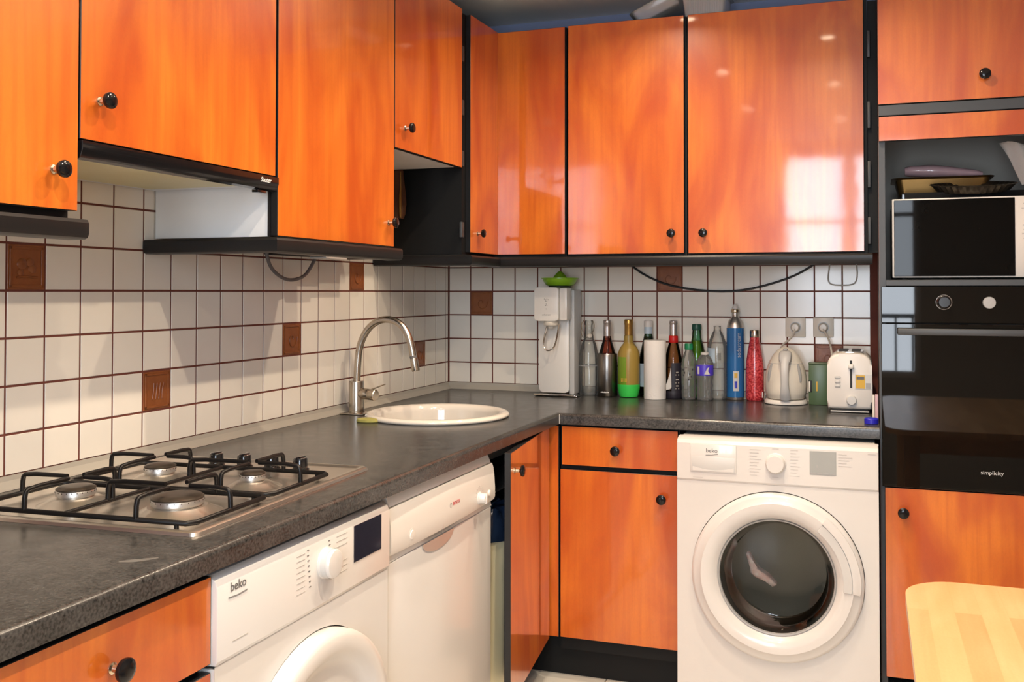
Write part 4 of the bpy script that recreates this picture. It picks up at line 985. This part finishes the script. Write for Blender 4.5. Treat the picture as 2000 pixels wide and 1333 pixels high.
lat(t, 'wine', 'rose', X, Y, [(.030, .016), (.031, .15), (.030, .168), (.024, .190), (.0155, .218), (.0125, .228), (0, .228)])
lat(t, 'foil_cap', 'silver', X, Y, [(.0148, .236), (.0152, .270), (.0142, .284), (.0158, .286), (.0158, .296), (.013, .299), (0, .2995)])
# 3 sleeve bottle
X, Y = .808, -.088
t = bottle('liqueur_bottle', X, Y, 'gold and green sleeved bottle standing in a bright green cup')
b = B(); pr = [(.0395, .045), (.0425, .060), (.0430, .150), (.0415, .172), (.034, .192), (.0215, .208), (.0185, .216), (.0180, .240)]
pr = pr[:3]+[(.0426, .157)]+pr[3:]
b.lathe([(r, ZT+z) for r, z in pr], (X, Y, 0), seg=40, cap1=False)
for f in b.bm.faces:
    c = f.calc_center_median()
    if c.x-X < .003 and c.z < ZT+.158: f.material_index = 1
b.out('sleeve', ['sleeve', 'sleeveg'], t, ang=60)
lat(t, 'foil_cap', 'gold', X, Y, [(.0152, .238), (.0162, .245), (.0162, .280), (.0175, .284), (.0175, .298), (.015, .302), (0, .3025)])
lat(t, 'cup', 'gcap', X, Y, [(.031, .0005), (.036, .003), (.0435, .035), (.0440, .050), (.042, .0505), (.040, .046), (.03, .045), (0, .045)], seg=44)
b = B()
for i in range(5):
    for j in range(2): b.box(X-.020+i*.005, X-.0175+i*.005, Y-.0436, Y-.0428, .962+j*.008, .968+j*.008)
b.out('print', 'yellow', t)
# 4 dark green bottle behind the roll
X, Y = .876, -.042
t = bottle('wine_bottle', X, Y, 'dark green glass bottle with pale cap behind the kitchen roll')
lat(t, 'glass_body', 'gl_green', X, Y, [(.034, .0005), (.036, .005), (.036, .13), (.033, .165), (.022, .215), (.0155, .245), (.0150, .272)], cap1=False)
lat(t, 'liquid', 'gl_green', X, Y, [(.032, .006), (.034, .13), (.031, .165), (.020, .215), (.0135, .235), (0, .235)])
lat(t, 'cap', 'whitep', X, Y, [(.0160, .272), (.0170, .276), (.0170, .294), (.015, .297), (0, .297)])
lat(t, 'neck_label', 'paleblue', X, Y, [(.0158, .245), (.0160, .272)], cap0=False, cap1=False)
wrap(t, 'label', 'paleblue', X, Y, .0362, .04, .13, -160, -20)
# 5 kitchen roll
X, Y = .919, -.122
b = B(); b.lathe([(.0165, ZT+.0005), (.0410, ZT+.0005), (.0422, ZT+.003), (.0422, ZT+.221), (.041, ZT+.2245), (.0195, ZT+.2245), (.0185, ZT+.222), (.0185, ZT+.0005)], (X, Y, 0), seg=56, cap0=False, cap1=False)
tag(b.out('kitchen_roll', 'paper', ang=40), 'standing white kitchen paper roll among the bottles', 'paper roll')
# 6 rose/amber bottle with boat label
X, Y = .982, -.076
t = bottle('wine_bottle', X, Y, 'amber drink bottle with red neck band and dark sailing label')
lat(t, 'glass_body', 'amber', X, Y, [(.033, .0005), (.0355, .005), (.0355, .12), (.0335, .150), (.024, .190), (.0160, .218), (.0150, .245)], cap1=False)
lat(t, 'drink', 'amber', X, Y, [(.031, .008), (.0335, .12), (.0315, .150), (.022, .190), (.0145, .215), (0, .215)])
lat(t, 'dark_base', 'navy', X, Y, [(.0340, .0008), (.0362, .005), (.0362, .028), (.0356, .030)], cap1=False)
lat(t, 'neck_band', 'redf', X, Y, [(.0170, .214), (.0188, .217), (.0180, .239), (.0160, .241)], cap0=False, cap1=False)
lat(t, 'foil_cap', 'silver', X, Y, [(.0150, .240), (.0152, .278), (.0145, .284), (.0162, .286), (.0162, .296), (.013, .299), (0, .2995)])
wrap(t, 'label', 'navy', X, Y, .0357, .030, .138, -92, -12)
b = B(); yy = Y-.0372
b.prism([(X-.030, yy+.012, .946), (X-.018, yy+.003, .964), (X-.006, yy, 1.003), (X-.003, yy, 1.023), (X-.002, yy, .990), (X-.001, yy, .945), (X-.006, yy, .938), (X-.022, yy+.004, .934), (X-.026, yy+.008, .938)], (0, -.0008, 0)); b.out('boat_print', 'whitep', t)
b = B()
for z_, w_ in ((1.000, .008), (.990, .012), (.972, .010), (.960, .012), (.948, .009), (.938, .012)): b.box(X+.020-w_*.5, X+.020+w_*.5, Y-.0345+.001, Y-.0335+.0005, z_, z_+.0045, rot=None)
for v in b.bm.verts: v.co.y = Y-math.sqrt(max(.0368**2-(v.co.x-X)**2, 1e-6))
b.out('label_print', 'cream', t)
# 7 small clear bottle, green cap
X, Y = 1.045, -.098
t = bottle('water_bottle', X, Y, 'small clear plastic bottle with green screw cap')
lat(t, 'plastic_body', 'gl_pet', X, Y, [(.024, .0008), (.0275, .008), (.0265, .018), (.0280, .03), (.0265, .045), (.0283, .06), (.0283, .105), (.0270, .115), (.0283, .125), (.0265, .150), (.0200, .170), (.0135, .185), (.0125, .195)], cap1=False)
lat(t, 'cap', 'gcap2', X, Y, [(.0155, .190), (.0160, .193), (.0160, .209), (.0145, .213), (0, .213)])
wrap(t, 'label', 'gl_pet', X, Y, .0288, .08, .128, -170, -10)
b = B()
for i, (dx, z_) in enumerate(((-.018, .99), (-.014, 1.00), (.006, .995), (.012, .985), (.002, .975), (-.02, 1.01), (.016, 1.012))): b.box(X+dx, X+dx+.005, Y-.0302+.002, Y-.0298+.002, z_, z_+.007)
for v in b.bm.verts: v.co.y = Y-math.sqrt(max(.0297**2-(v.co.x-X)**2, 1e-6))
b.out('print', 'ink', t)
# 8 green bottle
X, Y = 1.066, -.042
t = bottle('juice_bottle', X, Y, 'green glass bottle with dark green cap and olive drink')
lat(t, 'glass_body', 'gl_green2', X, Y, [(.034, .0006), (.0365, .006), (.0365, .13), (.0345, .160), (.026, .200), (.0185, .232), (.0165, .262)], cap1=False)
lat(t, 'drink', 'olive', X, Y, [(.032, .008), (.0345, .13), (.0325, .160), (.024, .200), (.0190, .2225), (0, .2225)])
lat(t, 'cap', 'gcap3', X, Y, [(.0172, .262), (.0185, .265), (.0185, .282), (.0165, .285), (0, .285)])
# 9 bottle with violet label
X, Y = 1.106, -.102
t = bottle('water_bottle', X, Y, 'clear plastic bottle with violet label and white flap mark')
lat(t, 'plastic_body', 'gl_pet', X, Y, [(.027, .0008), (.0305, .008), (.0285, .018), (.0310, .030), (.0290, .042), (.0315, .055), (.0295, .070), (.0318, .085), (.0318, .140), (.0290, .152), (.0200, .166), (.0130, .173), (.0125, .182)], cap1=False)
lat(t, 'label', 'violet', X, Y, [(.0320, .094), (.0326, .0945), (.0326, .133), (.0320, .134)], cap0=False, cap1=False)
b = B()
b.prism([(X+.004, 0, 1.0), (X+.014, 0, 1.022), (X+.022, 0, 1.028), (X+.017, 0, 1.012), (X+.024, 0, .999), (X+.014, 0, .999)], (0, .001, 0)); b.box(X-.023, X-.015, 0, .001, 1.0, 1.028)
for v in b.bm.verts: v.co.y = Y-math.sqrt(max(.0334**2-(v.co.x-X)**2, 1e-6))-v.co.y*.3
b.out('label_print', 'whitep', t)
lat(t, 'cap', 'whitep', X, Y, [(.0145, .172), (.0150, .174), (.0150, .180), (0, .181)])
# 10 big clear bottle
X, Y = 1.146, -.050
t = bottle('water_bottle', X, Y, 'large open clear plastic water bottle with pale blue label')
pr = [(.030, .0006), (.0345, .008)]
for i in range(8): pr += [(.0345, .014+i*.014), (.0360, .021+i*.014)]
pr += [(.0362, .135), (.0362, .192), (.0350, .203), (.0300, .225), (.0200, .250), (.0135, .262), (.0130, .275), (.0145, .277), (.0130, .279)]
lat(t, 'plastic_body', 'gl_pet', X, Y, pr, cap1=False)
wrap(t, 'label', 'paleblue', X, Y, .0368, .140, .196, -200, -95); wrap(t, 'label', 'gl_pet', X, Y, .0368, .140, .196, -95, 0)
b = B()
for i in range(7): b.box(X+.004+i*.0022, X+.0052+i*.0022, 0, .001, 1.050, 1.078)
for v in b.bm.verts: v.co.y = Y-math.sqrt(max(.0376**2-(v.co.x-X)**2, 1e-6))-v.co.y*.3
b.out('bar_code', 'ink', t)
# 11 blue gas cylinder
X, Y = 1.213, -.042
t = bottle('gas_cylinder', X, Y, 'tall silver gas cylinder in a blue wrapper beside the red flask', 'gas cylinder')
lat(t, 'cylinder', 'alu', X, Y, [(.029, .0006), (.0318, .005), (.0318, .25), (.0315, .275), (.0270, .297), (.0160, .312), (.0125, .318), (.0125, .330)], seg=44)
lat(t, 'valve', 'brass', X, Y, [(.0125, .330), (.0165, .333), (.0165, .341), (.0120, .345)], seg=28)
lat(t, 'valve_cap', 'whitep', X, Y, [(.0120, .345), (.0125, .349), (.008, .355), (.006, .362), (0, .363)], seg=24)
lat(t, 'wrapper', 'bluel', X, Y, [(.0320, .010), (.0326, .0105), (.0326, .272), (.0320, .2725)], seg=44, cap0=False, cap1=False)
tx = text('sodastream', .020, (X+.017, Y-.0288, 1.108), (0, 0, 1), (-1, .0, 0), 'whiteink', t, sx=1.0)
for v in tx.data.vertices:
    wx = tx.location.x+v.co.x-X; v.co.y = (Y-math.sqrt(max(.0331**2-wx*wx, 1e-6)))-tx.location.y+(v.co.y)*0
b = B(); b.box(X-.004, X+.017, 0, .001, .935, 1.010)
b.mi = 1; b.box(X, X+.012, 0, .0025, .985, 1.003); b.mi = 2; b.box(X+.001, X+.011, 0, .0025, .945, .972)
bmesh.ops.subdivide_edges(b.bm, edges=b.bm.edges[:], cuts=3, use_grid_fill=True)
for v in b.bm.verts: v.co.y = Y-math.sqrt(max(.0329**2-(v.co.x-X)**2, 1e-6))-v.co.y*.4
b.out('picture_label', ['lightgrey', 'yellow', 'bluecap'], t)
# 12 red flask
X, Y = 1.286, -.045
t = bottle('flask', X, Y, 'red glitter drinking flask with steel lid beside the kettle', 'flask')
lat(t, 'flask_body', 'redg', X, Y, [(.030, .0006), (.0325, .004), (.0340, .02), (.0340, .10), (.0325, .140), (.0265, .185), (.0195, .222), (.0170, .238)], seg=44)
lat(t, 'lid', 'steel', X, Y, [(.0180, .238), (.0185, .240), (.0185, .262), (.0170, .265), (0, .2655)], seg=36)
b = B(); b.box(X+.0280, X+.0315, Y-.0200, Y-.0170, .912, .934, .0008); b.out('tag', 'whitep', t)

# kettle
X, Y = 1.405, -.112
t = thing('kettle', (X, Y, ZT), 'cream electric kettle with pearl grey handle on its round base', 'kettle')
lat(t, 'power_base', 'whitep', X, Y, [(.074, .0006), (.077, .003), (.077, .010), (.072, .016), (.05, .018), (0, .018)], seg=48)
lat(t, 'kettle_body', 'cream', X, Y, [(.062, .019), (.068, .023), (.0740, .045), (.0758, .070), (.0745, .095), (.0700, .120), (.0605, .150), (.047, .176), (.030, .196), (.014, .205), (0, .2075)], seg=56, ang=60)
b = B(); P = [(0, -.042, 1.084), (0, -.070, 1.089), (0, -.094, 1.070), (0, -.104, 1.030), (0, -.101, .985), (0, -.092, .950), (0, -.077, .925)]
b.tube(P, [.012, .013, .012, .0105, .0100, .012, .012], 18, 2)
for v in b.bm.verts:
    k_ = 1.75 if v.co.z > 1.06 else 1.35+.3*max(0, (.97-v.co.z)/.05)
    v.co = Vector((X+.004+v.co.x*min(k_, 1.75), Y+v.co.y, v.co.z))
b.out('handle', 'lightgrey', t, ang=70)
b = B(); b.box(X-.004, X+.012, Y-.078, Y-.062, 1.098, 1.106, .003); b.out('switch', 'greyp', t)
for s_ in (-1, 1):
    b = B()
    nrm_ = Vector((s_*.70, -.714, .05)).normalized()
    for k_ in range(9):
        pass
    pts_ = []
    for z_ in (.085, .105, .125, .148): 
        rz = {.085: .0752, .105: .0735, .125: .0690, .148: .0615}[z_]
        a_ = -PI/2+s_*.83; pts_.append((X+rz*math.cos(a_), Y+rz*math.sin(a_), ZT+z_))
    b.tube(pts_, [.004, .0065, .0065, .004], 10, 1); b.out('water_gauge', 'greyp', t)
b = B(); b.lathe([(.0615, 0), (.0625, .001), (.0605, .002)], (X, Y, ZT+.148), seg=48, cap0=False, cap1=False); b.out('lid_seam', 'lightgrey', t)
# sockets and cords
def socket(x, z, label):
    t = thing('wall_socket', (x, -.004, z), label, 'socket')
    b = B(); b.box(x-.037, x+.037, -.010, -.0008, z-.037, z+.037, .003); b.out('face_plate', 'cream', t)
    b = B(); b.lathe([(.021, .0), (.021, .003), (.018, .003), (.017, .0005)], (x, -.0102, z), (0, -1, 0), 32, cap0=False, cap1=False); b.out('socket_ring', 'lightgrey', t)
    b = B(); b.lathe([(.0165, 0), (.0160, .022), (.012, .028), (0, .029)], (x, -.0105, z), (0, -1, 0), 28); b.out('plug', 'cream', t); return t
socket(1.433, 1.176, 'cream wall socket above the kettle with its plug in')
socket(1.534, 1.177, 'cream wall socket above the green tin and toaster with a plug in')
b = B(); b.tube([(1.433, -.036, 1.172), (1.428, -.042, 1.150), (1.41, -.040, 1.128), (1.382, -.036, 1.108), (1.370, -.032, 1.06), (1.372, -.028, .95), (1.385, -.028, .912)], .0032, 8, 2)
tag(b.out('power_cord', 'wcable'), 'pale cord running from the kettle socket down behind the kettle', 'cord')
b = B(); b.tube([(1.534, -.036, 1.172), (1.548, -.05, 1.150), (1.562, -.09, 1.12), (1.572, -.16, 1.06), (1.585, -.185, .96), (1.60, -.178, .905)], .0034, 8, 2)
tag(b.out('power_cord', 'wcable'), 'pale cord running from the socket down behind the toaster', 'cord')
# green tin box
t = thing('tin_box', (1.517, -.10, ZT), 'dark green box standing between kettle and toaster', 'box')
b = B(); b.box(1.487, 1.552, -.130, -.065, ZT+.0006, ZT+.146, .002); b.out('box_body', 'tin', t)
b = B(); b.box(1.4862, 1.4985, -.1308, -.11, ZT+.045, ZT+.088, .0008); b.mi = 1; b.box(1.4870, 1.4925, -.1313, -.112, ZT+.048, ZT+.085, .0004); b.out('side_slot', ['dark', 'cream'], t)
b = B(); b.box(1.513, 1.518, -.1306, -.1299, ZT+.05, ZT+.085); b.out('print', 'yellow', t)
b = B(); b.box(1.485, 1.554, -.132, -.063, ZT+.1462, ZT+.152, .002); b.out('lid', 'tin', t)

# toaster, end with the controls towards the camera
t = thing('toaster', (1.632, -.22, ZT), 'cream two-slot toaster with lever and yellow sticker beside the tower', 'toaster')
tx0, tx1, ty0, ty1, tz0, tz1 = 1.560, 1.7045, -.335, -.10, ZT+.014, ZT+.200
b = B(); P = []
ol = [(tx0, tz0), (tx1, tz0)]
n = 8; rT = .040
for i in range(n+1): a = PI/2*i/n; P.append((tx1-rT+rT*math.cos(a)-.004*0, ty0, tz1-rT+rT*math.sin(a)))
for i in range(n+1): a = PI/2+PI/2*i/n; P.append((tx0+rT+rT*math.cos(a), ty0, tz1-rT+rT*math.sin(a)))
P += [(tx0-.001, ty0, tz0+.03), (tx0+.002, ty0, tz0), (tx1-.002, ty0, tz0), (tx1+.001, ty0, tz0+.03)]
b.prism(P, (0, ty1-ty0, 0), .010, 4); b.out('shell', 'whitep', t, ang=40)
b = B(); b.box(tx0+.012, tx1-.012, ty0+.012, ty1-.012, ZT+.0006, ZT+.0138, .002); b.mi = 1; b.box(tx0+.010, tx1-.010, ty0+.002, ty1, ZT+.003, ZT+.007, .001); b.out('base', ['dark', 'lightgrey'], t)
b = B(); b.box(tx0+.028, tx1-.028, ty0+.03, ty1-.02, tz1-.0005, tz1+.006, .002)
b.mi = 1
for x in (tx0+.036, tx0+.078): b.box(x, x+.030, ty0+.036, ty1-.03, tz1+.0055, tz1+.0072)
b.out('slot_plate', ['chrome', 'dark'], t)
b = B(); b.box(1.6335, 1.6405, ty0-.0012, ty0+.0005, .985, 1.078, .0005, 1); b.out('lever_slot', 'dark', t)
b = B(); b.box(1.6275, 1.6465, ty0-.018, ty0-.0015, 1.050, 1.066, .005, 3); b.out('lever', 'whitep', t)
b = B(); b.lathe([(.0165, 0), (.0160, .010), (.014, .013), (0, .0135)], (1.638, ty0-.0005, .944), (0, -1, 0), 32); b.out('browning_knob', 'lightgrey', t)
for z_ in (.991, 1.005, 1.020):
    b = B(); b.box(1.584, 1.603, ty0-.003, ty0+.0005, z_-.0045, z_+.0045, .0025, 2); b.out('button', 'lightgrey', t)
b = B(); b.box(1.649, 1.703, ty0-.0012, ty0+.0003, .982, 1.032); b.mi = 1; b.box(1.652, 1.682, ty0-.0018, ty0-.0011, .984, 1.029); b.mi = 2; b.box(1.655, 1.679, ty0-.0023, ty0-.0017, 1.014, 1.024); b.mi = 3; b.box(1.684, 1.700, ty0-.0018, ty0-.0011, .984, 1.003); b.out('sticker', ['lightgrey', 'yellow', 'ink', 'greyp'], t)
# small items in front of the toaster
b = B(); b.box(1.7045, 1.7115, -.46, -.452, ZT+.0006, ZT+.077, .001, 1); b.mi = 1; b.box(1.7125, 1.7225, -.462, -.448, ZT+.0006, ZT+.078, .001, 1)
tag(b.out('matchbox', ['cream', 'pinkb']), 'narrow cream and pink packet upright beside the toaster', 'packet')
b = B(); b.lathe([(.0205, .0006), (.0215, .002), (.0215, .016), (.0195, .018), (.0185, .018), (.0180, .004), (0, .004)], (1.701, -.590, ZT), seg=30)
tag(b.out('screw_stopper', 'bluecap'), 'blue plastic cap lying on the worktop edge below the toaster', 'cap')

# clear plastic trays on top of the back wall cabinets
def clamshell(name, x0, x1, y0, y1, z0, z1, label, tilt=0.0, ribs=0):
    b = B()
    lv = [(0, z0), (.006, z0+.004), (.014, z1-.004), (.022, z1), (.024, z1-.001)]
    rs = [[b.bm.verts.new(p) for p in tubxy(x0-g, x1+g, y0-g, y1+g, z, .02, 4)] for g, z in lv]
    for a, c in zip(rs, rs[1:]):
        for i in range(len(a)): b.bm.faces.new((a[i], a[(i+1) % len(a)], c[(i+1) % len(a)], c[i]))
    b.bm.faces.new(rs[0][::-1])
    for i in range(ribs):
        x = x0+.01+(x1-x0-.02)*i/(ribs-1); b.tube([(x, y0-.006, z0+.006), (x, y0-.016, z1-.006)], .0016, 6)
    c = Vector(((x0+x1)/2, (y0+y1)/2, z0)); R_ = Matrix.Rotation(tilt, 4, 'Y')
    for v in b.bm.verts: v.co = c + (R_ @ (v.co-c))
    lo = min(v.co.z for v in b.bm.verts)
    for v in b.bm.verts: v.co.z += TOP+.0006-lo
    return tag(b.out(name, 'gl_tray', ang=50), label, 'food tray', 'clear food trays on the cabinets')
M['gl_tray'] = glass('clear_tray_plastic', (0.86, 0.86, 0.84), (0.75, 0.75, 0.74), rough=.15, k=.2, milk=.42)
clamshell('food_tray', .90, 1.05, -.30, -.16, 2.297, 2.345, 'clear plastic tray tilted on the middle back cabinet', -.42)
clamshell('food_tray', 1.075, 1.205, -.30, -.17, 2.297, 2.385, 'upright ribbed clear plastic tray on the wide back cabinet', 0, 14)

# ------------------------------------------------------------------ table
t = thing('dining_table', (2.2, -2.5, 0), 'pale beech table with rounded corner in the near foreground', 'table')
b = B(); TZ = .75
P = []
x0, x1, y0, y1, r_ = 1.757, 2.60, -3.1, -1.735, .10
for cx, cy, a in ((x1-r_, y1-r_, 0), (x0+r_, y1-r_, PI/2), (x0+r_, y0+r_, PI), (x1-r_, y0+r_, 1.5*PI)):
    P += [(cx+r_*math.cos(a+PI/2*i/10), cy+r_*math.sin(a+PI/2*i/10), TZ-.022) for i in range(11)]
# glued staves of slightly different tone
M['beechtop'] = M['beech'].copy(); n_ = M['beechtop'].node_tree; p_ = n_.nodes['Principled BSDF']
lk = p_.inputs['Base Color'].links[0].from_socket
tc_ = n_.nodes.new('ShaderNodeTexCoord'); mp_ = n_.nodes.new('ShaderNodeMapping'); mp_.inputs['Rotation'].default_value = (0, 0, PI/2)
br_ = n_.nodes.new('ShaderNodeTexBrick'); br_.inputs['Color1'].default_value = (.86, .84, .80, 1); br_.inputs['Color2'].default_value = (1.16, 1.18, 1.25, 1); br_.inputs['Mortar'].default_value = (.95, .93, .9, 1)
br_.inputs['Scale'].default_value = 1; br_.inputs['Mortar Size'].default_value = .0003; br_.inputs['Brick Width'].default_value = .36; br_.inputs['Row Height'].default_value = .043; br_.offset = .37
n_.links.new(tc_.outputs['Object'], mp_.inputs[0]); n_.links.new(mp_.outputs[0], br_.inputs['Vector'])
vm_ = n_.nodes.new('ShaderNodeVectorMath'); vm_.operation = 'MULTIPLY'; n_.links.new(lk, vm_.inputs[0]); n_.links.new(br_.outputs['Color'], vm_.inputs[1]); n_.links.new(vm_.outputs[0], p_.inputs['Base Color'])
b.prism(P, (0, 0, .022), .003, 3)
top = b.out('tabletop', 'beechtop', t, ang=40)
for x, y in ((1.86, -1.86), (2.50, -1.86), (1.86, -2.98), (2.50, -2.98)):
    b = B(); b.box(x-.03, x+.03, y-.03, y+.03, .001, TZ-.0225, .004); b.out('leg', 'beech', t)
b = B(); b.box(1.89, 2.47, -1.87, -1.85, .64, TZ-.0225); b.box(1.89, 2.47, -2.99, -2.97, .64, TZ-.0225); b.box(1.85, 1.87, -2.95, -1.89, .64, TZ-.0225); b.box(2.49, 2.51, -2.95, -1.89, .64, TZ-.0225); b.out('apron', 'beech', t, smooth=False)

# ------------------------------------------------------------------ ceiling spots
SPOT_LABEL = ['recessed ceiling spot nearest the middle back wall cabinet', 'recessed ceiling spot above the middle of the worktop run', 'recessed ceiling spot in front of the gas hob', 'recessed ceiling spot in front of the oven tower', 'recessed ceiling spot over the corner of the beech table', 'recessed ceiling spot closest to the window']
for i, (x, y) in enumerate(SPOTS):
    t = thing('ceiling_spot', (x, y, CEIL), SPOT_LABEL[i], 'lamp', 'recessed ceiling spots')
    b = B(); b.lathe([(.042, 0), (.042, .004), (.036, .006), (.030, .003), (.030, 0)], (x, y, CEIL-.0006), (0, 0, -1), 36, cap0=False, cap1=False); b.out('trim_ring', 'chrome', t)
    b = B(); b.lathe([(.029, 0), (.026, .0015), (0, .002)], (x, y, CEIL-.0006), (0, 0, -1), 28); b.out('bulb', 'lamp', t)
    L = bpy.data.lights.new('halogen_light', 'AREA'); L.shape = 'DISK'; L.size = .04; L.energy = SPOT_POWER*SPOT_SCALE[i]; L.color = (1.0, .81, .60); L.spread = math.radians(145)
    lo = bpy.data.objects.new('halogen_light', L); COL.objects.link(lo); lo.location = (x, y, CEIL-.012)
    lo.parent = t; lo.matrix_parent_inverse = wm(t).inverted()
